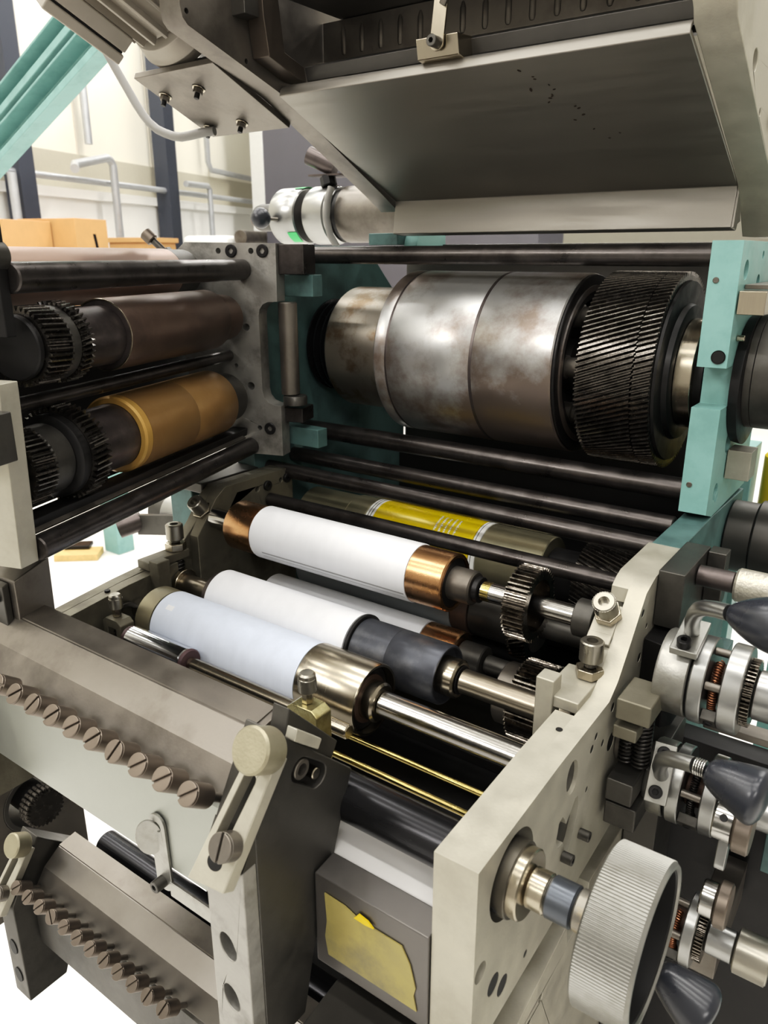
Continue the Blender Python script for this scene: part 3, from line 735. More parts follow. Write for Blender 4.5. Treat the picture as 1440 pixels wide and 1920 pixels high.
# ================================================================ upper ink fountain
FN = frame((0, 0.25, 1.147), (0, -0.868, 0.497), (1, 0, 0))     # x along the fountain, y up its sloping front, z out of it
def fountain(label, xf, x0, x1, screws, sheet_mat, body_mat, flip=1):
    """xf: matrix shifting the upper fountain's place"""
    F = xf @ FN
    G = xf @ FX()
    r = thing('ink_fountain', label, 'ink fountain', xf=xf @ Matrix.Translation((-0.28, 0.29, 1.07)))
    body = [(0.3345, 1.1975), (0.313, 1.194), (0.292, 1.179), (0.278, 1.159), (0.2805, 1.150), (0.330, 1.150), (0.345, 1.185)]
    MB(G).prism(body, x0, x1).build('body', body_mat, r, 0.0005, 8)
    MB(G).prism([(0.3365, 1.1990), (0.3145, 1.1953), (0.3140, 1.1943), (0.3362, 1.1979)], x0, x1 - 0.006).build('blade_strip', M['greysteel'], r)
    MB(G).prism([(0.2805, 1.158), (0.2765, 1.154), (0.2735, 1.115), (0.2735, 1.079), (0.2765, 1.079), (0.2765, 1.115)], x0, x1 - 0.002).build('drip_sheet', sheet_mat, r)
    for i, x in enumerate(screws):
        a = rs.choice((0.9, 1.1, 0.8, 1.3, 0.15, 2.4, 2.5, 0.7))
        sx_ = xf @ frame((x, 0.279, 1.161), (0, -0.79, 0.61), (1, 0, 0))
        s = MB(sx_).slothead(0.0150, 0.0335, 0.0080, 0.0016, 0.002, a).build('thumbscrew', M['knurldark'], r, 0.0006)
        MB(sx_).cyl(-0.004, 0.0149, 0.0031, 18).build('stem', M['greysteel'], s)
    return r, F, G
rs = random.Random(11)
fu, F, G = fountain('upper ink fountain, long faceted steel trough with a row of slotted thumbscrews', I4, -0.481, -0.1395, [-0.1424 - 0.0248 * i for i in range(10)],
                    mat('pale_drip_sheet', S(150, 152, 146), 0.8, 0.38, 0.08, 14, 0.05, 200), M['greysteel'])
# end bracket of the upper fountain
eb = thing('end_bracket', 'thick grey end bracket with two oval holes, closing the upper ink fountain', 'bracket', (-0.11, 0.28, 1.0))
brk = [(0.262, 0.985), (0.262, 1.167), (0.2925, 1.2205), (0.303, 1.2095), (0.3574, 1.1578), (0.3117, 1.0331), (0.300, 0.985)]
MB(FX()).prism(brk, -0.128, -0.094, holes=[slot2((0.305, 1.188), (0.321, 1.174), 0.0085)]).build('plate', M['darksteel'], eb, 0.0012)
MB(frame((0, 0.262, 0), (0, -1, 0), (1, 0, 0))).prism([(-0.128, 0.985), (-0.094, 0.985), (-0.094, 1.147), (-0.128, 1.147)], 0.0003, 0.012, holes=[oval(-0.1125, 1.079, 0.0070, 0.0105, 0.35), oval(-0.1130, 1.035, 0.0070, 0.0105, 0.35)]).build('front_face', M['platesteel'], eb, 0.0008)
MB(FX()).prism([(0.2502, 1.1474), (0.2618, 1.1668), (0.2618, 1.1474)], -0.128, -0.094).build('front_wedge', M['darksteel'], eb)
MB(FX()).prism([(0.296, 1.2125), (0.3015, 1.2335), (0.3475, 1.184), (0.341, 1.1735)], -0.112, -0.0985).build('end_seal', M['darksteel'], eb, 0.0008)
MB(FX()).prism([(0.296, 1.216), (0.299, 1.2235), (0.322, 1.2035), (0.318, 1.1975)], -0.0983, -0.090).build('top_lug', M['beige'], eb, 0.0008)
MB(FX(0, 0.322, 1.174)).cyl(-0.118, -0.096, 0.0042, 20).build('pin', M['warmsteel'], eb)
MB(FX(0, 0.308, 1.186)).ring(-0.118, -0.0955, 0.0072, 0.0042, 24).build('roller_bush', M['greysteel'], eb)
# slotted arm lying on the bracket's sloping front
sa = thing('slotted_arm', 'slotted arm with round knob and slotted screw, on the bracket of the upper fountain', 'clamp', (-0.107, 0.245, 1.14))
armp = [(-0.1245, -0.0135), (-0.0945, -0.0100), (-0.0855, 0.0745), (-0.1080, 0.0720)]
MB(F).prism(armp, 0.002, 0.0120, holes=[slot2((-0.1095, 0.0130), (-0.1015, 0.0555), 0.0048)]).build('arm', M['beige'], sa, 0.0012)
MB(F @ Matrix.Translation((-0.0935, 0.0765, 0))).lathe([(0.0121, 0), (0.0121, 0.0135), (0.014, 0.0142), (0.029, 0.0142), (0.0305, 0.0128), (0.0305, 0)], 48).build('knurled_knob', mat('rough_cast_knob', S(150, 144, 124), 0.6, 0.45, 0.1, 40, 0.2, 600), sa)
MB(F @ Matrix.Translation((-0.0985, 0.0170, 0))).slothead(0.0121, 0.0235, 0.0088, 0.0016, 0.0022, math.radians(95)).build('slotted_screw', M['greysteel'], sa, 0.0006)
MB(F @ Matrix.Translation((-0.1105, 0.002, 0))).prism(oval(0.003, 0.0015, 0.0060, 0.0050), 0.0118, 0.01215).build('slot_end', M['hole'], sa)
# latch on the drip sheet
la = thing('latch', 'small plated latch with a wing tab and socket screw, on the pale drip sheet', 'latch', (-0.207, 0.268, 1.06))
lx = frame((-0.2035, 0.2732, 1.088), (0, -1, 0), (1, 0, 0))
MB(lx).prism(slot2((0.001, -0.023), (-0.001, 0.026), 0.0085), 0.0, 0.0022, holes=[circ(-0.001, 0.024, 0.004)]).build('plate', M['alu'], la, 0.0005)
MB(lx @ Matrix.Translation((-0.007, 0.014, 0.005)) @ Matrix.Rotation(math.radians(38), 4, 'Y')).prism(oval(0, 0, 0.0100, 0.0150), -0.001, 0.001).build('wing_tab', M['alu'], la, 0.0005)
MB(lx @ Matrix.Translation((0.0, -0.0235, 0))).capscrew(0.0022, 0.011, 0.0046, 0.0024).build('socket_screw', M['darksteel'], la)
MB().box(-0.196, -0.150, 0.2705, 0.2730, 1.055, 1.068).build('keeper', M['alu'], la, 0.0006)
# block at the left end
bl = thing('end_block', 'solid grey block with two socket screws, at the far end of the upper fountain', 'block', (-0.48, 0.33, 1.17))
MB().hexa([(-0.53, 0.312, 1.172), (-0.430, 0.312, 1.179), (-0.430, 0.346, 1.186), (-0.53, 0.346, 1.186)], [(-0.53, 0.312, 1.228), (-0.430, 0.312, 1.2305), (-0.430, 0.347, 1.2425), (-0.53, 0.347, 1.2425)]).build('block', M['greysteel'], bl, 0.0012)
MB().hexa([(-0.53, 0.305, 1.150), (-0.4385, 0.305, 1.156), (-0.4385, 0.3115, 1.156), (-0.53, 0.3115, 1.150)], [(-0.53, 0.305, 1.222), (-0.4385, 0.305, 1.2245), (-0.4385, 0.3115, 1.2275), (-0.53, 0.3115, 1.225)]).build('front_plate', M['darksteel'], bl, 0.001)
for x_, z_ in ((-0.4500, 1.2140), (-0.4500, 1.1790)):
    MB(frame((x_, 0.305, z_), (0, -1, 0), (1, 0, 0))).capscrew(0.0002, 0.003, 0.0062, 0.003).build('socket_screw', M['black'], bl)

# ================================================================ lower ink fountain
LW = Matrix.Translation((0.0, 0.073, -0.377))
fl, F2, G2 = fountain('lower ink fountain, darker faceted trough with its own row of slotted thumbscrews, near the floor', LW, -0.575, -0.110, [-0.5696 + 0.0237 * i for i in range(12)], M['darksteel'], mat('grey_brown_trough', S(118, 114, 108), 0.8, 0.4, 0.1, 14, 0.05, 200))
eb2 = thing('end_bracket', 'dark end bracket with two oval holes at the far end of the lower fountain', 'bracket', (-0.60, 0.353, 0.61))
MB(LW @ FX()).prism([(0.25, 1.0), (0.25, 1.147), (0.2925, 1.2205), (0.303, 1.2095), (0.3574, 1.1578), (0.3117, 1.0331), (0.300, 1.0)], -0.612, -0.580).build('plate', M['darksteel'], eb2, 0.0012)
for z in (1.0784, 1.034):
    MB(LW @ frame((-0.596, 0.25, z), (0, -1, 0), (1, 0, 0))).prism(oval(0, 0, 0.0078, 0.0105), 0.0002, 0.0012).build('oval_hole', M['hole'], eb2)
sa2 = clone(sa, xf=Matrix.Translation((-0.488, 0.073, -0.377)) @ WORLD[sa.name], label='slotted clamping arm with knurled knob on the end bracket of the lower fountain')

# ================================================================ things under the fountain roller
solo(MB(FX()).prism([(0.3345, 1.0995), (0.350, 1.1005), (0.43, 1.082), (0.43, 1.0805), (0.350, 1.0990), (0.3345, 1.098)], -0.44, -0.002), 'paper_web', M['paper'], 'white paper web passing below the glossy black roller', 'paper')
bm = thing('cross_beam', 'square dark steel cross beam below the glossy black roller, patched with yellowed tape', 'beam', (-0.22, 0.34, 1.02))
MB(FX()).prism([(0.313, 1.101), (0.3335, 1.1035), (0.3335, 1.015), (0.313, 1.024)], -0.093, -0.0006).build('beam', mat('beam_steel', S(104, 101, 98), 0.75, 0.4, 0.1, 16, 0.04, 200), bm, 0.001)
tp = [(-0.0835, 1.0895), (-0.066, 1.0885), (-0.052, 1.0835), (-0.050, 1.0865), (-0.045, 1.084), (-0.020, 1.0835), (-0.0135, 1.072), (-0.009, 1.055), (-0.0105, 1.048), (-0.008, 1.036), (-0.0815, 1.0365), (-0.084, 1.052), (-0.082, 1.066)]
MB(frame((0, 0.3129, 0), (0, -1, 0), (1, 0, 0))).prism(tp, 0.0002, 0.001).build('tape_patch', M['tape'], bm)
MB(frame((0, 0.3129, 0), (0, -1, 0), (1, 0, 0))).prism([(-0.0575, 1.0845), (-0.0535, 1.0900), (-0.046, 1.0885), (-0.0415, 1.0850), (-0.048, 1.0840)], 0.001, 0.0022).build('tape_curl', M['yellowpaint'], bm)
rod('guide_rod', 'thin brass guide rod in front of the bluish white roller, upper of the two', 0.4512, 1.1, 0.0027, m='brass')
rod('guide_rod', 'thin brass guide rod just above the glossy black roller, lower of the two', 0.4085, 1.115, 0.0027, m='brass')
tr = solo(MB().box(-0.449, -0.001, 0.372, 0.69, 0.98, 1.0).box(-0.449, -0.001, 0.60, 0.69, 1.0, 1.04), 'gap_shade_block', M['hole'], 'added black shade tray in the dark under the white rollers', 'filler', bevel=0.001)  # added black block, stands in for shade in the roller gaps
dr = rod('dark_roller', 'dark glossy roller seen between the two ink fountains', 0.440, 0.79, 0.017, -0.56, -0.05, 'blackroll', 'roller')
# ================================================================ swung-out roller unit on the left
BA = math.radians(107.5)
BU = Vector((math.cos(BA), math.sin(BA), 0))
BWv = Vector((-BU.y, BU.x, 0))
FB = Matrix((BWv, Vector((0, 0, 1)), BU)).transposed().to_4x4()     # local x = out of the hinge, y = up, z = along the rollers, away
FB.translation = Vector((-0.455, 0.70, 0))
def BX(w, z):
    return FB @ Matrix.Translation((w, z, 0))
def bthing(name, label, cat, w, z, u=-0.2, group=None):
    m = BX(w, z) @ Matrix.Translation((0, 0, u))
    return thing(name, label, cat, xf=m, group=group)

bp = bthing('unit_plate', 'scuffed grey steel end plate with a C shaped cut, beside the teal far frame', 'machine plate', 0.07, 1.26, 0)
bpoly = [(0.0125, 1.258), (0.0125, 1.3215), (0.022, 1.3225), (0.030, 1.3255), (0.0355, 1.332), (0.0372, 1.340), (0.0372, 1.430), (0.0355, 1.438), (0.031, 1.4435), (0.0245, 1.4465), (0.0118, 1.447), (0.0108, 1.513), (0.132, 1.5147), (0.148, 1.5024), (0.148, 1.40), (0.13, 1.30), (0.09, 1.258)]
MB(FB).prism(bpoly, 0.0, 0.022, holes=[circ(0.080, 1.4265, 0.0215, 32), circ(0.0813, 1.3317, 0.0225, 32), circ(0.0548, 1.4163, 0.0045), circ(0.0526, 1.3447, 0.005), circ(0.0717, 1.3694, 0.0026), circ(0.0866, 1.5046, 0.0034), circ(0.0432, 1.5045, 0.0034), circ(0.0433, 1.2922, 0.003)]).build('plate', M['platesteel'], bp, 0.0008)
for w, z in ((0.0691, 1.5046), (0.0279, 1.5045), (0.0287, 1.2924)):
    MB(BX(w, z) @ Matrix.Rotation(PI, 4, 'X')).capscrew(-0.002, 0.0022, 0.0075, 0.0036).build('cap_screw', M['black'], bp)
MB(FB).box(-0.022, 0.0105, 1.478, 1.512, 0.005, 0.040).build('hinge_block', M['blacksteel'], bp, 0.001)
MB(FB).box(-0.012, 0.0120, 1.300, 1.318, 0.010, 0.045).build('hinge_block', M['blacksteel'], bp, 0.001)
MB(FB).prism([(0.1165, 1.452), (0.148, 1.5015), (0.165, 1.4975), (0.135, 1.448)], -0.012, -0.0004).build('cheek', M['darksteel'], bp, 0.0008)

# near plate of the unit at the left picture edge
nb = bthing('unit_plate', 'pale steel plate corner at the near end of the swung out roller unit', 'machine plate', 0.1, 1.26, -0.4)
MB(FB).prism([(0.0545, 1.258), (0.0485, 1.400), (0.0485, 1.408), (0.115, 1.408), (0.115, 1.52), (0.20, 1.52), (0.20, 1.258)], -0.405, -0.385).build('plate', M['beige'], nb, 0.0008)
kbk = bthing('clamp_block', 'dark square block with a shiny stud, on the near plate of the swung out unit', 'block', 0.06, 1.352, -0.42)
MB(FB).box(0.0395, 0.085, 1.3505, 1.3885, -0.428, -0.4055).build('block', M['darksteel'], kbk, 0.001)
MB(BX(0.0635, 1.371)).lathe([(-0.4365, 0), (-0.4365, 0.004), (-0.434, 0.0050), (-0.4282, 0.0050), (-0.4282, 0)], 20).build('stud', M['warmsteel'], kbk)

def brod(label, w, z, r, u0, u1, m='blacksteel'):
    t = bthing('unit_rod', label, 'rod', w, z)
    MB(BX(w, z)).cyl(u0, u1, r, 40).build('bar', M[m], t)
    return t
brod('thick black steel bar along the top of the swung out roller unit', 0.0553, 1.4835, 0.0118, -0.372, -0.0004)
brod('thinner black bar between the brown roller and the amber roller', 0.0804, 1.3815, 0.0068, -0.384, -0.0004)
brod('thick black bar along the bottom of the swung out roller unit', 0.0563, 1.2680, 0.0108, -0.384, -0.0004)
fb = bthing('angled_bar', 'black angled bar with a thin bright edge under the amber roller', 'bar', 0.072, 1.29)
MB(FB).prism([(0.062, 1.281), (0.060, 1.291), (0.068, 1.2920), (0.080, 1.2915), (0.090, 1.286), (0.086, 1.281)], -0.384, -0.0004).build('bar', M['black'], fb, 0.001)
MB(FB).prism([(0.0580, 1.2795), (0.0572, 1.2812), (0.0615, 1.2835), (0.0625, 1.2815)], -0.384, -0.012).build('sheet_edge', M['greysteel'], fb)
kn = bthing('rod_end_knob', 'round dark end knob where the top bar meets the near bracket', 'knob', 0.0553, 1.4835, -0.38)
MB(BX(0.061, 1.4995)).lathe([(-0.386, 0), (-0.386, 0.009), (-0.383, 0.0115), (-0.372, 0.0115), (-0.3715, 0)], 32).build('knob', M['darksteel'], kn)
MB(FB).box(0.0545, 0.074, 1.44, 1.54, -0.383, -0.3722).build('bracket', M['black'], kn, 0.001)

gdb = bthing('back_shade_sheet', 'added black sheet for the dark gaps behind the swung out rollers', 'panel', 0.18, 1.27, -0.2)  # added sheet, black in place of the shade between the rollers
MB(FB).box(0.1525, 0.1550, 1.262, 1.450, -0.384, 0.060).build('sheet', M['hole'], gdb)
# pinkish copper roller behind the top bar
pk = bthing('ink_roller', 'pinkish copper roller glimpsed behind and below the thick top bar of the left unit', 'roller', 0.13, 1.484)
pm = mat('pinkish_copper', S(150, 128, 116), 0.6, 0.42, 0.06, 16, 0.03, 300)
MB(BX(0.125, 1.480)).cyl(-0.33, -0.06, 0.0270, 56).build('face', pm, pk)
MB(BX(0.125, 1.480)).cyl(-0.3840, -0.3304, 0.0262, 48).build('sleeve', M['purple'], pk)
MB(BX(0.125, 1.480)).cyl(-0.0596, -0.02, 0.0262, 48).build('far_sleeve', M['darksteel'], pk)

# clamp screw on top of far plate
tk = bthing('clamp_screw', 'knurled clamp screw leaning up from the top of the left roller unit', 'screw', 0.16, 1.50, -0.02)
tx = FB @ frame((0.152, 1.500, -0.006), (0.72, 0.66, -0.1))
MB(tx).cyl(0.006, 0.024, 0.004, 20).build('thread', M['darksteel'], tk)
MB(tx).knurl(0.0242, 0.038, 0.0075).build('knurled_cap', M['knurldark'], tk, smooth=12)
MB(tx).cyl(-0.004, 0.0058, 0.0085, 6, 0.0005).build('nut', M['darksteel'], tk)
MB(FB).box(0.142, 0.176, 1.484, 1.5005, -0.02, -0.0005).build('foot', M['darksteel'], tk, 0.001)

# brown roller with gears
bw, bz = 0.0735, 1.4290
br = bthing('ink_roller', 'dark brown roller with greased gears, upper of the two big rollers in the left unit', 'roller', bw, bz)
ax = BX(bw, bz)
MB(ax).lathe([(-0.2465, 0.024), (-0.2465, 0.0325), (-0.2445, 0.0334), (-0.0615, 0.0334), (-0.060, 0.0325), (-0.060, 0.02)], 72).build('brown_face', M['brown'], br)
MB(ax).ring(-0.2475, -0.2466, 0.0332, 0.0318, 72, 0.0002).build('bright_rim', M['warmsteel'], br)
MB(ax).ring(-0.2470, -0.2462, 0.0317, 0.0265, 72, 0.0002).build('end_face', M['purple'], br)
MB(ax).lathe([(-0.30, 0.0), (-0.30, 0.0265), (-0.2468, 0.0270), (-0.2468, 0.0)], 60).build('sleeve', M['purple'], br)
MB(ax).lathe([(-0.0598, 0), (-0.0598, 0.0290), (-0.045, 0.0290), (-0.044, 0.0262), (-0.020, 0.0262), (-0.019, 0)], 60).build('far_sleeve', M['brown'], br)
MB(ax).gear(-0.3135, -0.3005, 0.0345, 0.0305, 44, hub=0.0, twist=-0.06).build('spur_gear', M['gearblack'], br, smooth=25)
MB(ax).ring(-0.3245, -0.3138, 0.0310, 0.0, 60).build('spacer_ring', M['darksteel'], br)
MB(ax).gear(-0.352, -0.3250, 0.0325, 0.0288, 40, hub=0.0, twist=0.05).build('spur_gear', M['gearblack'], br, smooth=25)
MB(ax).cyl(-0.3590, -0.3524, 0.0265, 50).build('end_cap', M['black'], br)

# amber roller with gears
yw, yz = 0.0785, 1.3320
am = bthing('ink_roller', 'amber varnished roller with a yellow rim and dark gears, lower in the left unit', 'roller', yw, yz)
ax = BX(yw, yz)
MB(ax).lathe([(-0.230, 0.03), (-0.230, 0.0382), (-0.142, 0.0382), (-0.1415, 0.0380), (-0.141, 0.0382), (-0.0565, 0.0382), (-0.054, 0.0365), (-0.054, 0.02)], 80).build('amber_face', M['amber'], am)
MB(ax).lathe([(-0.2405, 0.0315), (-0.2405, 0.0362), (-0.2385, 0.0382), (-0.2304, 0.0382), (-0.2304, 0.03)], 80).build('yellow_rim', M['amberrim'], am)
MB(ax).lathe([(-0.300, 0), (-0.300, 0.0308), (-0.2408, 0.0312), (-0.2408, 0)], 60).build('sleeve', M['purple'], am)
MB(ax).lathe([(-0.0538, 0), (-0.0538, 0.0315), (-0.040, 0.0315), (-0.039, 0.0300), (-0.018, 0.0300), (-0.018, 0)], 60).build('far_sleeve', M['darksteel'], am)
MB(ax).gear(-0.3205, -0.3005, 0.0430, 0.0385, 48, hub=0.0, twist=-0.04).build('spur_gear', M['gearblack'], am, smooth=25)
MB(ax).lathe([(-0.332, 0), (-0.332, 0.0335), (-0.330, 0.0370), (-0.3208, 0.0370), (-0.3208, 0)], 60).build('spacer_ring', M['black'], am)
MB(ax).cyl(-0.356, -0.3323, 0.0305, 60).build('drum', M['darksteel'], am)
MB(ax).gear(-0.380, -0.3563, 0.0325, 0.0290, 42, hub=0.0, twist=0.03).build('spur_gear', M['gearblack'], am, smooth=25)

# ================================================================ swung-up unit with sheet steel hood
HL, HR = -0.473, -0.0225
hood = thing('hood', 'wide satin sheet steel hood tilted up above the large cylinder, with small dark flecks', 'hood', (-0.25, 0.85, 1.53))
th = 0.0015
top = []
for i in range(7):           # rounded upper roll
    a = math.radians(200 - 20 * i * 0.95)
    top.append((0.7275 + 0.0085 * math.cos(a), 1.6745 + 0.0085 * math.sin(a)))
face = [(0.945, 1.528), (0.951, 1.571), (0.7205, 1.6695)] + [(0.7205 + 0.0015, 1.676), (0.727, 1.6808), (0.735, 1.681)]
back = [(0.738, 1.679), (0.7285, 1.678), (0.724, 1.6735), (0.9535, 1.5735), (0.975, 1.535), (0.970, 1.5255)]
MB(FX()).prism(face + back, HL + 0.0005, HR - 0.0005).build('sheet', M['ductsteel'], hood, 0.0012)
rr = random.Random(5)
b = MB()
fdir = Vector((0, 0.951 - 0.7205, 1.571 - 1.6695)).normalized()
nrm = Vector((0, -fdir.z, fdir.y)) * -1
for (px, s) in ((0.06, 1), (0.075, 0.6), (0.08, 0.7), (0.10, 1.3), (0.095, 0.6), (0.105, 0.8), (0.118, 0.9), (0.115, 0.7), (0.13, 0.8), (0.122, 0.9), (0.145, 0.7), (0.15, 0.9), (0.165, 1.0), (0.175, 0.8), (0.20, 0.7), (0.215, 0.6), (0.225, 0.6)):
    x = -0.205 + px * 0.35 + rr.uniform(-0.012, 0.012)
    o = Vector((x, 0.7205, 1.6695)) + fdir * (px * 0.75 - 0.03) + nrm * 0.0003
    xf = frame(o, nrm, (1, 0, 0)) @ Matrix.Rotation(rr.uniform(0, 3), 4, 'Z')
    b.prism(oval(0, 0, 0.0022 * s, 0.0011 * s, 0, 10), -0.0001, 0.0002, xf=xf)
fk = b.build('ink_flecks', mat('dark_rust_fleck', S(52, 40, 30), 0.0, 0.7, 0.2), hood)
fk['kind'] = 'stuff'
MB(FX()).prism([(0.946, 1.5285), (0.952, 1.5705), (0.9530, 1.5695), (0.975, 1.5355)], HR - 0.0004, HR + 0.0016).build('end_cap', M['ductsteel'], hood)

hpR = thing('hood_side_plate', 'pale steel side plate of the swung up unit at upper right', 'machine plate', (0.0, 0.9, 1.52))
MB(FX()).prism([(0.7165, 1.686), (0.722, 1.6765), (0.8249, 1.6285), (0.9425, 1.5735), (1.0, 1.52), (1.10, 1.52), (1.15, 1.60), (1.15, 1.85), (0.62, 1.85), (0.66, 1.74)], HR + 0.0005, 0.0115, holes=[circ(0.80, 1.66, 0.009), circ(0.86, 1.672, 0.010), circ(0.845, 1.625, 0.0035)]).build('plate', M['beige'], hpR, 0.001)
MB(FX(0, 0.90, 1.625)).cyl(0.012, 0.018, 0.010, 24).build('bolt_head', M['darksteel'], hpR)
hpL = thing('hood_side_plate', 'grey steel side plate of the swung up unit at upper left, with rounded corner', 'machine plate', (-0.49, 0.75, 1.57))
lpoly = [(0.5862, 1.745), (0.5855, 1.730), (0.588, 1.720), (0.594, 1.7145), (0.7231, 1.6735), (0.9245, 1.5765), (0.96, 1.558), (1.0, 1.60), (1.0, 1.90), (0.60, 1.90)]
MB(FX()).prism(lpoly, HL - 0.030, HL - 0.0005, holes=[circ(0.5935, 1.7265, 0.0026), circ(0.6727, 1.6965, 0.0026)]).build('plate', M['greysteel'], hpL, 0.001)
# channel and inner panel behind the hood's upper edge
ch = thing('trough_channel', 'dark brown steel channel bent round the open end of the swung up trough', 'channel', (-0.46, 0.70, 1.68))
MB(FX()).prism([(0.6742, 1.765), (0.676, 1.737), (0.6824, 1.700), (0.7267, 1.6856), (0.742, 1.6845), (0.738, 1.6990), (0.7073, 1.7079), (0.6985, 1.765)], HL, HL + 0.024).build('end_channel', mat('brown_grey_steel', S(88, 80, 72), 0.7, 0.45, 0.1, 20), ch, 0.001)
MB(FX()).prism([(0.742, 1.6845), (0.738, 1.6985), (0.7985, 1.7165), (0.800, 1.703)], HL + 0.0245, HR - 0.001).build('ledge', M['hood_in'], ch, 0.001)
bk = thing('ridged_panel', 'grey pressed panel with a row of short upright ridges, inside the swung up trough', 'panel', (-0.25, 0.80, 1.717))
MB().box(HL + 0.0005, HR - 0.001, 0.801, 0.803, 1.717, 1.757).build('panel', M['greysteel'], bk)
for i in range(18):
    x = -0.495 + 0.0265 * i
    if HL + 0.01 < x < HR - 0.01:
        MB(Matrix.Translation((x, 0.8030, 0))).lathe([(1.7200, 0), (1.7215, 0.0030), (1.7250, 0.0042), (1.7440, 0.0042), (1.7500, 0.0025), (1.7520, 0)], 20).build('ridge', M['greysteel'], bk)
tv = thing('trough_cover', 'black underside sheet closing the swung up trough above the ridged panel', 'panel', (-0.25, 0.75, 1.757))
MB().box(HL + 0.0250, HR - 0.001, 0.70, 0.8075, 1.7580, 1.80).box(HL + 0.0250, HR - 0.001, 0.8080, 0.82, 1.69, 1.80).build('sheet', M['hood_in'], tv, 0.001)
MB().box(-0.478, -0.455, 0.655, 0.676, 1.735, 1.765).build('stop_block', M['darksteel'], tv, 0.0008)
hb = thing('hinge_catch', 'steel block with a lever plate and socket screw on the upper edge of the hood', 'catch', (-0.25, 0.715, 1.67))
MB().hexa([(-0.283, 0.716, 1.681), (-0.236, 0.716, 1.681), (-0.236, 0.742, 1.676), (-0.283, 0.742, 1.676)], [(-0.283, 0.712, 1.6985), (-0.236, 0.712, 1.6985), (-0.236, 0.742, 1.7005), (-0.283, 0.742, 1.7005)]).build('block', M['warmsteel'], hb, 0.0008)
lv = frame((-0.2575, 0.7105, 1.6925), (0, -1, 0), (1, 0, 0))
MB(lv).prism(slot2((0, 0), (0.0055, 0.045), 0.0075), -0.001, 0.0012).build('lever', M['warmsteel'], hb, 0.0004)
MB(lv).capscrew(0.0013, 0.011, 0.0054, 0.0026).build('socket_screw', M['darksteel'], hb)
MB().cyl(0, 0.03, 0.0035, 20, xf=frame((-0.2505, 0.708, 1.722), (0.4, -0.1, 0.6))).build('pin', M['greysteel'], hb)

# motor plate and motor
MA = Vector((-0.503, 0.6525, 1.6951))
MT = Vector((0, 0.9228, -0.3852))
MN = Vector((0, 0.3852, 0.9228))
MF = Matrix((Vector((1, 0, 0)), MT, MN)).transposed().to_4x4()
MF.translation = MA
mp_ = thing('motor_plate', 'flat grey mounting plate with four bolts, under the electric motor', 'plate', xf=MF)
MB(MF).box(-0.1345, -0.0005, -0.0002, 0.128, 0.0, 0.007).build('plate', M['greysteel'], mp_, 0.0008)
bolt_spots = ((-0.060, 0.034), (-0.122, 0.037), (-0.120, 0.108), (-0.060, 0.106))
for (x, y) in bolt_spots:
    bx = MF @ Matrix.Translation((x, y, 0)) @ Matrix.Rotation(PI, 4, 'X')
    MB(bx).ring(0.0002, 0.0014, 0.0078, 0.003, 28).build('washer', M['warmsteel'], mp_)
    MB(bx).cyl(0.0015, 0.0065, 0.0056, 6, 0.0003).build('nut', M['greysteel'], mp_)
    MB(bx).cyl(0.0066, 0.0125, 0.0031, 16).build('thread', M['black'], mp_)
mo = thing('electric_motor', 'grey finned electric motor with terminal box, on the plate at upper left', 'motor', xf=MF)
XA = MF @ Matrix.Translation((-0.078, 0.006, 0.0762)) @ frame((0, 0, 0), (0, -1, 0), (1, 0, 0))     # local z = back along the motor
MB(XA).lathe([(-0.0085, 0), (-0.0080, 0.050), (-0.006, 0.066), (0.006, 0.068), (0.008, 0.066), (0.024, 0.062), (0.028, 0.054), (0.029, 0)], 64).build('flange', M['motor'], mo, 0.0008)
b = MB(XA).cyl(0.0292, 0.150, 0.0545, 56)
for k in range(20):
    a = 2 * PI * k / 20 + 0.1
    b.box(0.053, 0.0625, -0.0017, 0.0017, 0.031, 0.148, xf=XA @ Matrix.Rotation(a, 4, 'Z'))
b.build('finned_body', M['motor'], mo, 0.0006)
MB(XA).lathe([(0.1502, 0), (0.1502, 0.066), (0.195, 0.066), (0.202, 0.060), (0.203, 0)], 56).build('fan_cowl', M['motor'], mo, 0.0008)
for (a, zz) in ((2.2, 0.060), (2.2, 0.115), (3.0, 0.075), (3.0, 0.125)):
    cx = XA @ Matrix.Rotation(a, 4, 'Z')
    MB(cx).box(0.056, 0.069, -0.007, 0.007, zz - 0.008, zz + 0.008).box(0.056, 0.075, -0.0035, 0.0035, zz - 0.003, zz + 0.003).build('lug', M['motor'], mo, 0.001)
TBX = XA @ Matrix.Rotation(math.radians(232), 4, 'Z')
MB(TBX).box(0.056, 0.074, -0.030, 0.030, 0.045, 0.138).build('terminal_box', M['motor'], mo, 0.002)
MB(TBX).box(0.0742, 0.0762, -0.0285, 0.0285, 0.047, 0.136).build('box_gasket', M['hole'], mo, 0.0008)
MB(TBX).box(0.0764, 0.088, -0.031, 0.031, 0.044, 0.139).build('box_lid', M['motor'], mo, 0.002)
gb = thing('gearbox', 'dark ribbed gearbox casting between motor and side plate', 'gearbox', xf=MF)
MB(MF).box(-0.118, -0.022, 0.018, 0.118, 0.0074, 0.026).box(-0.105, -0.040, 0.058, 0.110, 0.026, 0.11).build('housing', M['darksteel'], gb, 0.002)
for i in range(4):
    MB(MF).box(-0.030, -0.004, 0.018 + 0.022 * i, 0.023 + 0.022 * i, 0.0264, 0.085).build('rib', M['motor'], gb, 0.0008)
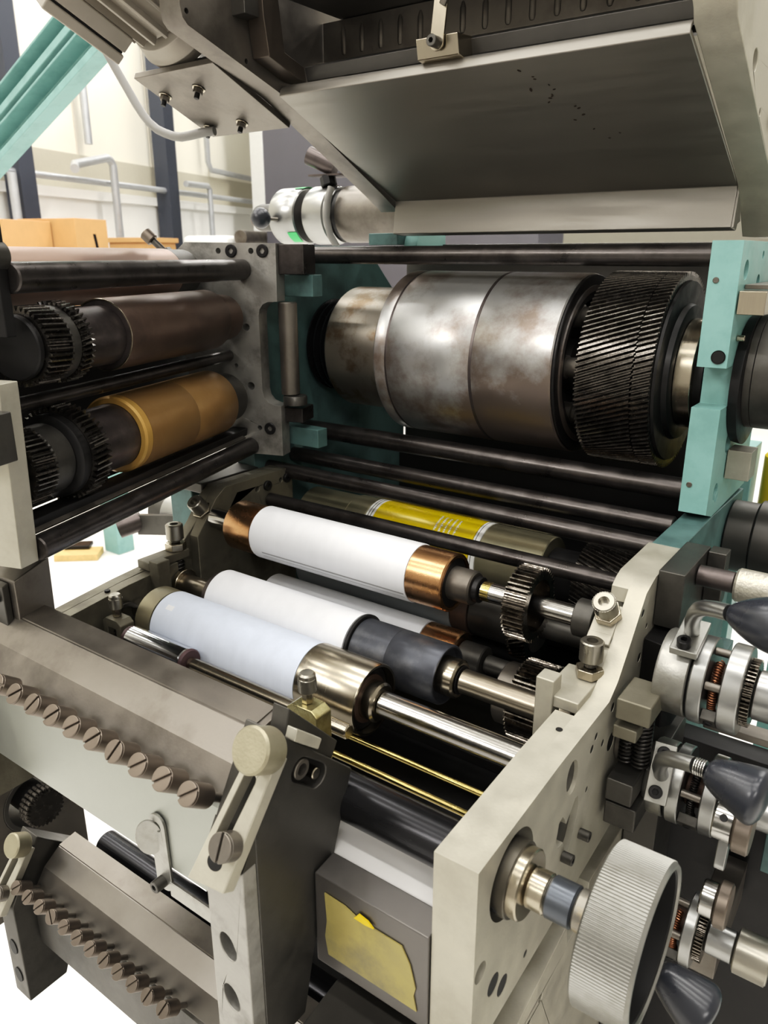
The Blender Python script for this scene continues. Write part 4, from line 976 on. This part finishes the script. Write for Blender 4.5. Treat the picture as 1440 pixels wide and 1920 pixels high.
# ================================================================ motor cable
solo(MB().tube([(-0.80, 0.735, 1.765), (-0.7863, 0.74, 1.74), (-0.7675, 0.74, 1.7157), (-0.7489, 0.74, 1.6915), (-0.737, 0.74, 1.678), (-0.7249, 0.74, 1.6669), (-0.71, 0.74, 1.6575), (-0.6945, 0.74, 1.6516), (-0.679, 0.74, 1.647), (-0.6638, 0.74, 1.6448), (-0.648, 0.741, 1.6455), (-0.630, 0.744, 1.6475), (-0.612, 0.75, 1.649)], 0.0055, 14),
     'cable', M['cable'], 'grey cable hanging in a loop from the motor down to its mounting plate', 'cable')

# ================================================================ right-hand adjusters
# stepped dark blocks fixed to the outer face of the side plate
tb = thing('rod_block', 'dark notched block with a round rod, on the top corner of the pale side plate', 'block', (0.04, 0.66, 1.2))
MB().box(0.0305, 0.0520, 0.6165, 0.70, 1.2, 1.2505).build('block', M['darksteel'], tb, 0.001)
MB().box(0.0525, 0.0680, 0.688, 0.706, 1.2, 1.2495).build('side_lug', M['darksteel'], tb, 0.001)
MB(FX(0, 0.66, 1.2365)).cyl(0.0522, 0.083, 0.0092, 32).build('rod', M['purple'], tb)
sl = thing('casting_sleeve', 'rough silvery cast sleeve on the rod at the right edge', 'sleeve', (0.11, 0.66, 1.22))
MB(FX(0, 0.66, 1.2355)).lathe([(0.0835, 0), (0.0835, 0.0130), (0.0855, 0.0145), (0.16, 0.0145), (0.16, 0)], 40).build('sleeve', mat('rough_casting', S(178, 174, 162), 0.7, 0.4, 0.1, 60, 0.5, 350), sl)
db = thing('mounting_block', 'black steel block against the side plate, carrying the upper adjuster', 'block', (0.045, 0.61, 1.12))
MB().prism([(0.0305, 0.596), (0.0535, 0.590), (0.060, 0.600), (0.060, 0.66), (0.0305, 0.66)], 1.12, 1.196).build('block', M['black'], db, 0.0012)

def adjuster(label, y, z, r, xb0, xb1, xa0, xa1, xc0, xc1, coil='coil', sleeve_end=0.17, s_r=0.018):
    ax = FX(0, y, z)
    t = thing('adjuster', label, 'adjuster', (xb0, y, z - r))
    MB(ax).lathe([(xb0, 0), (xb0, r * 0.93), (xb0 + 0.002, r * 0.97), (xb1 - 0.001, r * 0.97), (xb1, r * 0.94), (xb1, 0)], 64).build('body', M['alu'], t)
    MB(ax).lathe([(xb1 + 0.0003, 0), (xb1 + 0.0003, r * 0.86), (xa0 - 0.0003, r * 0.86), (xa0 - 0.0003, 0)], 48).build('dark_joint', M['hole'], t)
    MB(ax).ring(xa0, xa1, r, r * 0.3, 72, 0.0008).build('inner_ring', M['aluroll'], t)
    MB(ax).ring(xc0, xc1, r, r * 0.3, 72, 0.0008).build('outer_ring', M['aluroll'], t)
    for k, a in enumerate((95, 160, 215, 300)):
        a = math.radians(a)
        MB(FX(0, y + r * 0.80 * math.cos(a), z + r * 0.80 * math.sin(a))).cyl(xa1 + 0.0002, xc0 - 0.0002, 0.0032, 20).build('spacer_post', M['greysteel'], t)
    MB(ax).cyl(xa1 + 0.0002, xc0 - 0.0002, r * 0.45, 40).build('core', mat('rusty_core', S(70, 52, 42), 0.6, 0.5, 0.2, 60) if 'rusty_core' not in bpy.data.materials else bpy.data.materials['rusty_core'], t)
    # curved coil spring lying round the core
    pts = []
    m = 260
    for i in range(m):
        th = math.radians(110 + 130 * i / m)
        R = r * 0.66 + 0.0028 * math.cos(2 * PI * i / 10)
        pts.append(ax @ Vector((R * math.cos(th), R * math.sin(th), (xa1 + xc0) / 2 + 0.0028 * math.sin(2 * PI * i / 10))))
    MB().tube(pts, 0.0006, 6).build('coil_spring', M[coil], t)
    a = math.radians(222)
    MB(FX(0, y, z)).box(r * 0.72, r * 0.965, -0.007, 0.007, xa1 + 0.0004, xc0 - 0.0004, xf=FX(0, y, z) @ Matrix.Rotation(a, 4, 'Z')).build('bridge', M['darksteel'], t, 0.0005)
    MB(FX(0, y, z) @ Matrix.Rotation(a, 4, 'Z') @ frame((r * 0.966, 0, (xa1 + xc0) / 2), (1, 0, 0))).capscrew(0.0, 0.0012, 0.0034, 0.0016).build('bridge_screw', M['black'], t)
    MB(ax).gear(xc1 + 0.0004, xc1 + 0.0065, r * 0.76, r * 0.68, 46, hub=0.0).build('fine_gear', M['gear'], t, smooth=25)
    MB(ax).cyl(xc1 + 0.0068, sleeve_end, s_r, 44).build('sleeve', M['aluroll'], t)
    return t
ad1 = adjuster('upper ring adjuster with copper coloured spring, at right beside the side plate', 0.575, 1.186, 0.0345, 0.0545, 0.0785, 0.0806, 0.0908, 0.1026, 0.1160, sleeve_end=0.19, s_r=0.019)
ad2 = adjuster('middle ring adjuster with worn pale body, below the upper one', 0.575, 1.0865, 0.0325, 0.0562, 0.0725, 0.0752, 0.0850, 0.1010, 0.1115, coil='darkcoil', sleeve_end=0.19, s_r=0.014)
ad3 = adjuster('lowest ring adjuster, partly hidden behind the ribbed handwheel', 0.534, 0.987, 0.0285, 0.070, 0.085, 0.087, 0.095, 0.108, 0.1165, sleeve_end=0.144, s_r=0.0125)
kk = thing('knurled_knob', 'square looking knurled knob on the lowest adjuster sleeve, right of the handwheel', 'knob', (0.155, 0.534, 0.97))
MB(FX(0, 0.534, 0.987)).knurl(0.1445, 0.169, 0.0168, d=0.0005, n=80, pitch=0.0014).build('knob', M['knurl'], kk, smooth=12)

# lever handles with black egg knobs
def egg(xf, L, R, root, cone=False):
    pr = []
    for i in range(25):
        s = i / 24
        if cone and s < 0.78:
            rad = R * (0.30 + 0.70 * (s / 0.78) ** 0.56)
        elif cone:
            q = (s - 0.78) / 0.22
            rad = R * math.sqrt(max(0.0, 1 - q ** 3.2))
        elif s < 0.62:
            rad = 0.30 * R + 0.70 * R * math.sin(s / 0.62 * PI / 2) ** 0.85
        else:
            q = (s - 0.62) / 0.38
            rad = R * math.sqrt(max(0.0, 1 - q ** 2.6))
        pr.append((L * s, rad if 0 < i < 24 else (0.28 * R if i == 0 else 0)))
    MB(xf).lathe([(0, 0)] + pr, 48).build('egg_knob', M['knob'], root)
def bracket(root, o, zdir, xdir, wx, wy, screws):
    f = frame(o, zdir, xdir)
    MB(f).box(-wx, wx, -wy, wy, 0, 0.006).build('mount_plate', M['alu'], root, 0.0008)
    for sx, sy in screws:
        MB(f @ Matrix.Translation((sx, sy, 0))).capscrew(0.0062, 0.0125, 0.0052, 0.0027).build('cap_screw', M['black'], root)
h1 = thing('lever_handle', 'bent steel lever with a black egg shaped knob, above the upper adjuster', 'handle', (0.08, 0.52, 1.24))
bracket(h1, (0.0735, 0.5640, 1.2205), (0.0, -0.28, 0.96), (1, 0.0, 0.0), 0.0100, 0.0195, ((-0.001, -0.0135),))
MB().tube([(0.0735, 0.567, 1.226), (0.0755, 0.552, 1.243), (0.080, 0.536, 1.256), (0.0845, 0.524, 1.2655), (0.0905, 0.514, 1.2722), (0.0985, 0.506, 1.2765), (0.108, 0.50, 1.2790)], 0.0056, 18).build('bent_rod', M['aluroll'], h1)
egg(frame((0.1082, 0.4998, 1.2790), (1.0, -0.22, 0.06)), 0.056, 0.0185, h1)
h2 = thing('lever_handle', 'short threaded lever with a black egg shaped knob, on the middle adjuster', 'handle', (0.09, 0.49, 1.13))
bracket(h2, (0.0690, 0.5475, 1.1080), (0.12, -0.80, 0.59), (0.95, 0.1, 0.0), 0.0085, 0.0235, ((0.0, 0.0155), (-0.0005, -0.0150)))
MB().tube([(0.0700, 0.545, 1.1085), (0.0735, 0.520, 1.1330), (0.0800, 0.497, 1.1560), (0.0880, 0.482, 1.1690), (0.0975, 0.475, 1.1750), (0.1060, 0.472, 1.1775)], 0.0056, 18).build('bent_rod', M['aluroll'], h2)
b = MB()
for i in range(5):
    b.ring(0.0015 * i, 0.0015 * i + 0.0011, 0.0060, 0.0, 24, 0.0003, xf=frame((0.1062, 0.4719, 1.1775), (1, -0.07, 0.03)))
b.build('thread', M['polished'], h2)
egg(frame((0.1140, 0.4715, 1.1777), (1.0, -0.16, -0.10)), 0.0400, 0.0190, h2, True)
h3 = thing('lever_handle', 'black egg shaped knob at the lower right, below the lowest adjuster', 'handle', (0.12, 0.41, 1.03))
MB().tube([(0.09, 0.47, 0.98), (0.098, 0.44, 1.02), (0.105, 0.42, 1.045), (0.1165, 0.403, 1.066)], 0.005, 16).build('bent_rod', M['aluroll'], h3)
egg(frame((0.1150, 0.4030, 1.0690), (0.85, 0.02, -0.44)), 0.038, 0.0180, h3, True)

# knurled blocks and tabs below the middle adjuster
kb2 = thing('set_collar', 'bright steel set collar with knurled disc and rounded tab, under the middle adjuster', 'collar', (0.13, 0.50, 1.09))
ax = FX(0, 0.505, 1.118)
MB(ax).cyl(0.1185, 0.1325, 0.0130, 40).build('collar', M['polished'], kb2)
MB(ax).knurl(0.1327, 0.1440, 0.0168, n=90).build('knurled_disc', M['knurldark'], kb2)
MB(FX(0, 0.505, 1.100)).prism(slot2((0.0, 0.004), (-0.004, -0.012), 0.006), 0.124, 0.131).build('tab', M['aluroll'], kb2, 0.0008)
MB(frame((0.1255, 0.4965, 1.1275), (0, -0.66, 0.75))).capscrew(0.0, 0.0008, 0.0027, 0.0013).build('set_screw', M['black'], kb2)
kb3 = thing('set_collar', 'bright steel set collar with knurled disc, above the sleeve of the lowest adjuster', 'collar', (0.14, 0.50, 1.03))
ax = FX(0, 0.512, 1.042)
MB(ax).cyl(0.1175, 0.1285, 0.0135, 40).build('collar', M['polished'], kb3)
MB(ax).knurl(0.1287, 0.1375, 0.0172, n=90).build('knurled_disc', M['knurldark'], kb3)

# spring guides beside the plate
sg = thing('spring_guide', 'pair of dark compression springs between small steel blocks, beside the side plate', 'spring', (0.048, 0.545, 1.08))
for x, r_ in ((0.0410, 0.0055), (0.0525, 0.0065)):
    xf = frame((x, 0.545, 0), (0, 0.0, 1), (1, 0, 0))
    MB(xf).spring(1.109, 1.160, r_, 0.0012, 14).build('coil_spring', M['darkcoil'], sg)
MB().box(0.0360, 0.0625, 0.520, 0.56, 1.161, 1.179).build('upper_block', M['beige_dark'], sg, 0.0015)
MB().box(0.0345, 0.0535, 0.522, 0.56, 1.143, 1.154).build('middle_block', M['beige_dark'], sg, 0.0015)
MB().box(0.0345, 0.0560, 0.520, 0.56, 1.086, 1.106).build('lower_block', M['darksteel'], sg, 0.0015)
MB().box(0.0345, 0.0600, 0.522, 0.56, 1.062, 1.083).build('base_block', M['darksteel'], sg, 0.0015)
MB(FX(0, 0.563, 1.118)).ring(0.0305, 0.0350, 0.018, 0.010, 36).build('bushing', M['greysteel'], sg)

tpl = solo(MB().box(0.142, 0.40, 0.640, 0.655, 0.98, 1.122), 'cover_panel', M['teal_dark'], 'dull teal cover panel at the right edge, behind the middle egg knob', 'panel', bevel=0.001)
# dark casing and rails behind the adjusters
cs = thing('shade_backing', 'added black shade casing behind the ring adjusters', 'backing', (0.12, 0.70, 0.6))
MB().box(0.031, 0.26, 0.66, 0.685, 0.30, 1.075).build('front_sheet', M['black'], cs, 0.001)  # black backing added for the darkness behind the adjusters
MB().box(0.0312, 0.060, 0.600, 0.6595, 0.30, 1.10).build('side_rib', M['hood_in'], cs, 0.001)
rl = solo(MB().box(0.108, 0.131, 0.55, 0.655, 0.93, 0.972), 'support_rail', M['greysteel'], 'dark steel rail running back below the middle adjuster', 'rail', bevel=0.001)
gl = solo(MB().box(0.085, 0.28, 0.600, 0.618, 1.128, 1.1345), 'guide_bar', M['greysteel'], 'flat grey bar running right between the upper and middle adjusters', 'bar', bevel=0.001)
tr_ = solo(MB().box(0.062, 0.70, 1.16, 1.18, 0.0, 1.30), 'guard_panel', M['teal'], 'teal guard panel standing behind the adjusters at the right edge', 'panel', bevel=0.001)
rp = solo(MB(FX(0, 0.90, 1.198)).cyl(0.0300, 0.058, 0.040, 60).cyl(0.0585, 0.30, 0.044, 60), 'drive_drum', M['hood_in'], 'dark drum outside the frame under the bearing housing', 'drum')
yb = thing('yellow_bottle', 'yellow plastic bottle at the right edge behind the teal frame', 'bottle', (0.046, 1.1, 1.165))
MB(Matrix.Translation((0.048, 1.12, 0))).lathe([(1.16, 0), (1.16, 0.026), (1.163, 0.028), (1.245, 0.028), (1.252, 0.022), (1.255, 0)], 40).build('body', M['yellowpaint'], yb)
tp2 = solo(MB().box(-0.014, 0.014, 1.08, 1.12, 0.6, 1.262), 'frame_post', M['teal'], 'pale teal upright behind the frame on the right', 'post', bevel=0.001)

# shelf and frame behind the far side plate
fs = thing('far_frame_foot', 'teal and dark steel foot of the far frame behind the olive side plate', 'frame', (-0.51, 0.68, 0.9))
MB().box(-0.60, -0.557, 0.62, 0.699, 0.9, 1.222).build('foot', M['teal_dark'], fs, 0.002)
MB().box(-0.60, -0.5135, 0.600, 0.699, 1.2225, 1.236).build('top_slab', M['darksteel'], fs, 0.002)

# ================================================================ rest of the press body
lpz = thing('lower_side_plate', 'pale steel side plate of the next unit down, seen under the handwheel', 'machine plate', (0.015, 0.5, 0.55))
MB(FX()).prism([(0.30, 0.955), (0.45, 0.985), (0.475, 0.990), (0.480, 0.965), (0.515, 0.97), (0.520, 0.998), (0.69, 1.00), (0.69, 0.40), (0.30, 0.40)], 0.0, 0.03, holes=[circ(0.372, 0.948, 0.004), circ(0.385, 0.925, 0.0045), circ(0.41, 0.951, 0.0035), circ(0.43, 0.958, 0.0035)]).build('plate', M['beige'], lpz, 0.001)
MB(Matrix.Translation((0.014, 0.372, 0))).lathe([(0.9694, 0), (0.9694, 0.003), (0.9705, 0.003), (0.9705, 0)], 16).build('drilled_hole', M['hole'], lpz)
bd = thing('press_shade_body', 'near black body added for the shade inside the press, below the rollers', 'shade filler', (-0.22, 0.7, 0.0))
MB().box(-0.449, -0.001, 0.50, 1.05, 0.0, 0.97).build('shade_block', M['hole'], bd, 0.002)  # dark bodies added for the blackness below rollers and behind the cylinder
MB().box(-0.521, -0.0012, 1.052, 1.07, 0.0, 1.515).build('rear_shade_sheet', M['hood_in'], bd, 0.001)
MB().box(-0.449, -0.001, 0.93, 0.945, 0.975, 1.235).build('inner_shade_sheet', M['hole'], bd, 0.001)
MB().box(0.0, 0.029, 0.70, 1.05, 0.0, 0.998).build('side_sheet', M['teal_dark'], bd, 0.001)
lf = thing('leg_frame', 'dark steel leg structure under the lower ink fountain', 'frame', (-0.4, 0.45, 0.0))
MB().box(-0.575, -0.05, 0.44, 0.49, 0.62, 0.70).build('beam', M['darksteel'], lf, 0.002)
MB().box(-0.10, -0.04, 0.44, 0.49, 0.0, 0.6195).build('leg', M['darksteel'], lf, 0.002)
ls = thing('lower_stop', 'pair of short light steel bars at the very bottom beside the end bracket', 'stop', (-0.15, 0.33, 0.92))
MB(frame((-0.1535, 0.33, 0.9425), (0.0, -0.75, 0.66), (0.8, 0.0, 0.6))).box(-0.030, 0.010, -0.0010, 0.0125, 0, 0.010).build('bar', M['greysteel'], ls, 0.001)
MB(frame((-0.1435, 0.33, 0.9335), (0.0, -0.75, 0.66), (0.8, 0.0, 0.6))).box(-0.030, 0.012, -0.0130, -0.0012, 0, 0.010).build('bar', M['greysteel'], ls, 0.001)
ds = solo(MB(FX()).prism([(0.285, 0.985), (0.33, 0.99), (0.42, 0.93), (0.42, 0.90), (0.33, 0.94), (0.285, 0.94)], -0.09, -0.001), 'lower_deflector', M['darksteel'], 'dark angled plate under the taped cross beam', 'plate', bevel=0.001)
# round chain housing at the lower left
chn = thing('chain_drive', 'round steel chain housing with a double roller chain, at the lower left', 'chain drive', (-0.74, 0.45, 0.70))
ax = FX(0, 0.45, 0.762)
MB(ax).ring(-0.85, -0.745, 0.046, 0.039, 60).build('housing', M['darksteel'], chn, 0.001)
MB(FX()).prism([(0.36, 0.60), (0.36, 0.80), (0.42, 0.845), (0.52, 0.845), (0.52, 0.60)], -0.775, -0.745, holes=[circ(0.45, 0.762, 0.0465, 40)]).build('mounting_plate', M['greysteel'], chn, 0.001)
MB(ax).cyl(-0.80, -0.72, 0.022, 40).build('hub', M['black'], chn)
for row in (-0.738, -0.728):
    for i in range(26):
        a = 2 * PI * i / 26
        MB(FX(row, 0.45 + 0.027 * math.cos(a), 0.762 + 0.027 * math.sin(a))).cyl(0, 0.008, 0.0024, 12).build('chain_link', M['greysteel'], chn)
MB(ax).gear(-0.741, -0.716, 0.0262, 0.0235, 26).build('sprocket', M['gearblack'], chn)

# ================================================================ behind: far frame fittings
en = thing('spindle_head', 'turned aluminium spindle head with two thick discs and a ball handle, behind the far frame', 'spindle', (-0.70, 1.05, 1.51))
ax = FX(0, 1.05, 1.5615)
MB(ax).lathe([(-0.770, 0), (-0.770, 0.0435), (-0.767, 0.0452), (-0.733, 0.0452), (-0.731, 0.044), (-0.717, 0.044), (-0.715, 0.042), (-0.715, 0)], 64).build('disc', M['aluroll'], en)
MB(ax).lathe([(-0.697, 0), (-0.697, 0.0435), (-0.694, 0.0452), (-0.655, 0.0452), (-0.653, 0.043), (-0.640, 0.0425), (-0.640, 0)], 64).build('disc', M['aluroll'], en)
MB(ax).cyl(-0.7148, -0.6972, 0.022, 40).build('neck', M['purple'], en)
MB(ax).cyl(-0.6398, -0.630, 0.040, 48).build('dark_collar', M['black'], en)
MB(ax).cyl(-0.6297, -0.482, 0.043, 56).build('barrel', M['greysteel'], en)
MB(ax).lathe([(-0.83, 0), (-0.83, 0.021), (-0.822, 0.0225), (-0.790, 0.0225), (-0.789, 0.0205), (-0.786, 0.0225), (-0.7703, 0.0225), (-0.7703, 0)], 40).build('end_drum', M['darksteel'], en)
MB(ax).arc(0.0454, math.radians(75), math.radians(110), -0.735, -0.7145, 8).build('green_mark', M['green'], en)
MB(ax).arc(0.0454, math.radians(215), math.radians(245), -0.735, -0.7145, 8).build('green_mark', M['green'], en)
MB(frame((-0.748, 1.006, 1.556), (-0.55, -0.80, 0.05))).cyl(0, 0.03, 0.003, 16).build('handle_pin', M['greysteel'], en)
bl_ = frame((-0.764, 0.982, 1.5575), (0, 0, 1))
MB(bl_).lathe([(-0.0165 * math.cos(PI * i / 16), 0.0165 * math.sin(PI * i / 16)) for i in range(17)], 32).build('ball', M['knob'], en)
MB().tube([(-0.632, 1.005, 1.60), (-0.634, 0.998, 1.58), (-0.636, 0.997, 1.555), (-0.632, 1.000, 1.53), (-0.622, 1.004, 1.512)], 0.0055, 12).build('hose', M['cable'], en)
ps = thing('pin_bracket', 'short steel pin on a small angle bracket, above the spindle head', 'bracket', (-0.67, 1.06, 1.60))
MB(frame((-0.702, 1.035, 1.6525), (0.86, 0.32, -0.40))).lathe([(0, 0.0035), (0, 0.0145), (0.05, 0.0145), (0.05, 0), (0.006, 0), (0.006, 0.0035), (0, 0.0035)], 32).build('pin', M['purple'], ps)
MB().hexa([(-0.700, 1.03, 1.6205), (-0.635, 1.03, 1.6195), (-0.635, 1.075, 1.6195), (-0.700, 1.075, 1.6205)], [(-0.700, 1.03, 1.6235), (-0.635, 1.03, 1.6225), (-0.635, 1.075, 1.6225), (-0.700, 1.075, 1.6235)]).build('plate', M['purple'], ps)
MB(frame((-0.668, 1.04, 1.6195), (0.35, -0.1, -1))).cyl(0, 0.016, 0.013, 8).cyl(0.0165, 0.035, 0.004, 12).build('stud', M['black'], ps)
tb_ = thing('teal_bracket', 'light teal bracket with rounded foot, beside the hood on the far frame', 'bracket', (-0.50, 1.0, 1.5))
MB(FX()).prism([(0.98, 1.512), (1.06, 1.512), (1.06, 1.60), (1.03, 1.60), (0.99, 1.54)], -0.478, -0.455).build('web', M['teal'], tb_, 0.001)
MB().box(-0.53, -0.4785, 0.965, 1.002, 1.5135, 1.530).build('foot', M['teal_dark'], tb_, 0.001)
# fittings outside the far side plate
wd = thing('pulley', 'pale aluminium pulley outside the far side plate, under the left unit', 'pulley', (-0.76, 0.80, 1.04))
ax = FX(0, 0.80, 1.0866)
MB(ax).lathe([(-0.815, 0), (-0.815, 0.036), (-0.813, 0.0385), (-0.760, 0.0385), (-0.757, 0.036), (-0.74, 0.036), (-0.74, 0)], 56).build('rim', M['aluroll'], wd)
MB(ax).cyl(-0.7398, -0.556, 0.012, 30).build('shaft', M['darksteel'], wd)
MB(ax).cyl(-0.85, -0.8152, 0.034, 40).build('hub', M['darksteel'], wd)
ar = thing('stop_arm', 'dark flat arm with a drilled round boss, sticking out beyond the far side plate', 'arm', (-0.76, 0.72, 1.06))
MB().hexa([(-0.825, 0.725, 1.066), (-0.60, 0.725, 1.111), (-0.60, 0.735, 1.111), (-0.825, 0.735, 1.066)], [(-0.825, 0.725, 1.100), (-0.60, 0.725, 1.142), (-0.60, 0.735, 1.142), (-0.825, 0.735, 1.100)]).build('bar', M['darksteel'], ar, 0.001)
MB(frame((-0.846, 0.705, 1.0785), (0.55, 0.75, 0.25))).lathe([(0, 0.004), (0, 0.0165), (0.038, 0.0165), (0.038, 0), (0.008, 0), (0.008, 0.004), (0, 0.004)], 32).build('boss', M['purple'], ar)

# ================================================================ hall background
def hpipe(name, label, pts, r=0.03, m='galv', group=None):
    return solo(MB(HF).tube(pts, r, 14), name, M[m], label, 'pipe', group)
hpipe('wall_rail', 'long galvanised rail running the length of the pale hall wall', [(-2.0, 4.80, 2.13), (16.0, 4.80, 2.12)], 0.028)
hpipe('bent_pipe', 'tall galvanised pipe with an elbow to the left, in front of the hall wall', [(6.30, 4.70, 0.0), (6.30, 4.70, 2.27), (6.27, 4.70, 2.31), (6.22, 4.70, 2.325), (5.70, 4.62, 2.22), (5.55, 4.5, 2.17)], 0.036)
hpipe('bent_pipe', 'smaller bent galvanised pipe beside the second dark column of the hall', [(7.92, 4.70, 0.0), (7.92, 4.70, 2.18), (7.88, 4.70, 2.215), (7.4, 4.66, 2.20)], 0.03)
hpipe('wall_pipe', 'thin upright pipe high on the hall wall left of the second column', [(6.25, 4.9, 2.45), (6.25, 4.9, 5.9)], 0.035)
hpipe('wall_pipe', 'thin upright pipe high on the hall wall near the white column', [(8.25, 4.9, 5.9), (8.25, 4.9, 2.50), (8.30, 4.9, 2.42), (9.4, 4.9, 2.40)], 0.03)
hpipe('wall_pipe', 'short upright pipe at the far left edge of the hall wall', [(5.12, 4.75, 0.0), (5.12, 4.75, 2.11)], 0.035)
def col(p, q, w, label, m='column'):
    return solo(MB(HF).box(p - w, p + w, q - 0.08, q + 0.08, 0, HZ - 0.001), 'hall_column', M[m], label, 'column')
col(5.28, 4.82, 0.085, 'dark column at the far left of the hall, above the cardboard boxes')
col(7.30, 4.82, 0.085, 'dark column in the middle of the pale hall wall')
col(9.05, 4.55, 0.30, 'white boxed column left of the charcoal cabinet', 'whitepaint')
solo(MB().box(-5.57, -2.6, 6.0, 6.5, 0.0, 3.6), 'tall_cabinet', M['cabinet'], 'tall charcoal grey cabinet behind the spindle head', 'cabinet', bevel=0.01)
cb = thing('cardboard_box', 'tall open brown cardboard box, left of the pair behind the left roller unit', 'box', xf=HF @ Matrix.Translation((4.62, 4.0, 0)))
MB(HF).box(4.10, 4.52, 3.9, 4.3, 0.0, 1.72).build('carton', M['card'], cb, 0.004)
cb2 = thing('cardboard_box', 'tall brown cardboard box with a dark mark, right of the open box', 'box', xf=HF @ Matrix.Translation((4.9, 4.0, 0)))
MB(HF).box(4.53, 4.86, 3.7, 4.2, 0.0, 1.74).build('carton', M['card'], cb2, 0.004)
MB(HF).hexa([(4.72, 3.699, 1.54), (4.75, 3.699, 1.53), (4.75, 3.6995, 1.53), (4.72, 3.6995, 1.54)], [(4.70, 3.699, 1.64), (4.73, 3.699, 1.64), (4.73, 3.6995, 1.64), (4.70, 3.6995, 1.64)]).build('dark_mark', M['black'], cb2)
cb3 = thing('cardboard_box', 'low flat brown cardboard box by the second dark column', 'box', xf=HF @ Matrix.Translation((6.2, 4.0, 0)))
MB(HF).box(5.75, 6.15, 4.0, 4.4, 0.0, 1.60).build('carton', M['card'], cb3, 0.004)
MB(HF).box(5.73, 6.17, 3.98, 4.42, 1.6005, 1.64).build('lid', M['card'], cb3, 0.004)
rw = thing('wrapped_bundle', 'white wrapped bundle with a grey roll, left of the white column', 'bundle', xf=HF @ Matrix.Translation((7.3, 4.0, 0)))
MB(HF).box(6.85, 7.75, 3.9, 4.4, 0.0, 1.68).build('wrap', M['whitepaint'], rw, 0.05)
MB(HF @ frame((6.95, 3.8, 1.66), (1, 0, 0))).cyl(0, 0.6, 0.07, 24).build('roll', M['greysteel'], rw)
# sloping teal strut upper left
st = thing('teal_strut', 'pair of sloping teal channel beams at the upper left', 'beam', (-1.8, 1.3, 1.75))
sx = frame((-1.70, 1.30, 1.978), (0.922, 0, 0.387), (0, 1, 0))     # local z up the slope, x back, y across
for y0, nm in ((0.010, 'lower_channel'), (-0.066, 'upper_channel')):
    b = MB(sx)
    s = 1 if y0 > 0 else 1
    w_ = 0.074 if y0 > 0 else 0.062
    b.prism([(-0.03, -y0 - w_), (-0.03, -y0 - w_ + 0.018), (0.015, -y0 - w_ + 0.026), (0.015, -y0 - 0.012), (-0.03, -y0 - 0.006), (-0.03, -y0), (0.02, -y0), (0.02, -y0 - w_)], -1.4, 0.75)
    b.build(nm, M['teal'], st, 0.002)
# floor things glimpsed under the left unit
tl = solo(MB(Matrix.Translation((-3.20, 2.30, 0))).box(-0.06, 0.06, -0.05, 0.05, 0, 0.9), 'teal_post', M['teal'], 'teal floor post seen through the gap under the left unit', 'post', bevel=0.004)
tl2 = solo(MB(Matrix.Translation((-3.65, 1.66, 0))).box(-0.07, 0.07, -0.05, 0.05, 0, 0.9), 'teal_post', M['teal'], 'second teal floor post, further left in the gap under the left unit', 'post', bevel=0.004)
wdn = solo(MB(Matrix.Translation((-3.28, 2.12, 0)) @ Matrix.Rotation(0.7, 4, 'Z')).box(-0.12, 0.10, -0.06, 0.06, 0.0, 0.035), 'wooden_board', M['wood'], 'pale wooden board lying on the white floor', 'board', bevel=0.003)
bgk = solo(MB(Matrix.Translation((-3.33, 2.15, 0.0355)) @ Matrix.Rotation(0.7, 4, 'Z')).box(-0.07, 0.06, -0.04, 0.04, 0.0, 0.02), 'black_pad', M['black'], 'small black pad lying on the wooden board', 'pad', bevel=0.004)
# ---------------------------------------------------------------- ceiling strip lamps
for yy, e in ((-1.7, 60), (-0.3, 60), (1.2, 70), (3.0, 80), (5.0, 100), (7.5, 100)):
    for xx in (-6.0, -3.0, 0.2):
        ld = bpy.data.lights.new('ceiling_strip_lamp', 'AREA')
        ld.shape = 'RECTANGLE'
        ld.size = 2.4
        ld.size_y = 0.2
        ld.energy = e
        ld.color = (1.0, 0.98, 0.945)
        lo = bpy.data.objects.new('ceiling_strip_lamp', ld)
        lo.location = (xx, yy, 4.6)
        COL.objects.link(lo)
for (x, y, z, e, s) in ((-1.6, -2.2, 3.2, 48, 1.2), (1.6, -1.8, 3.0, 38, 1.2)):  # added soft fill lights in front, to brighten hood and front faces
    ld = bpy.data.lights.new('front_fill_light', 'AREA')
    ld.shape = 'RECTANGLE'
    ld.size = s; ld.size_y = 0.5
    ld.energy = e
    ld.color = (1.0, 0.97, 0.93)
    lo = bpy.data.objects.new('front_fill_light', ld)
    lo.location = (x, y, z)
    lo.rotation_euler = (Vector((-0.2, 0.6, 1.25)) - Vector((x, y, z))).to_track_quat('-Z', 'Y').to_euler()
    COL.objects.link(lo)
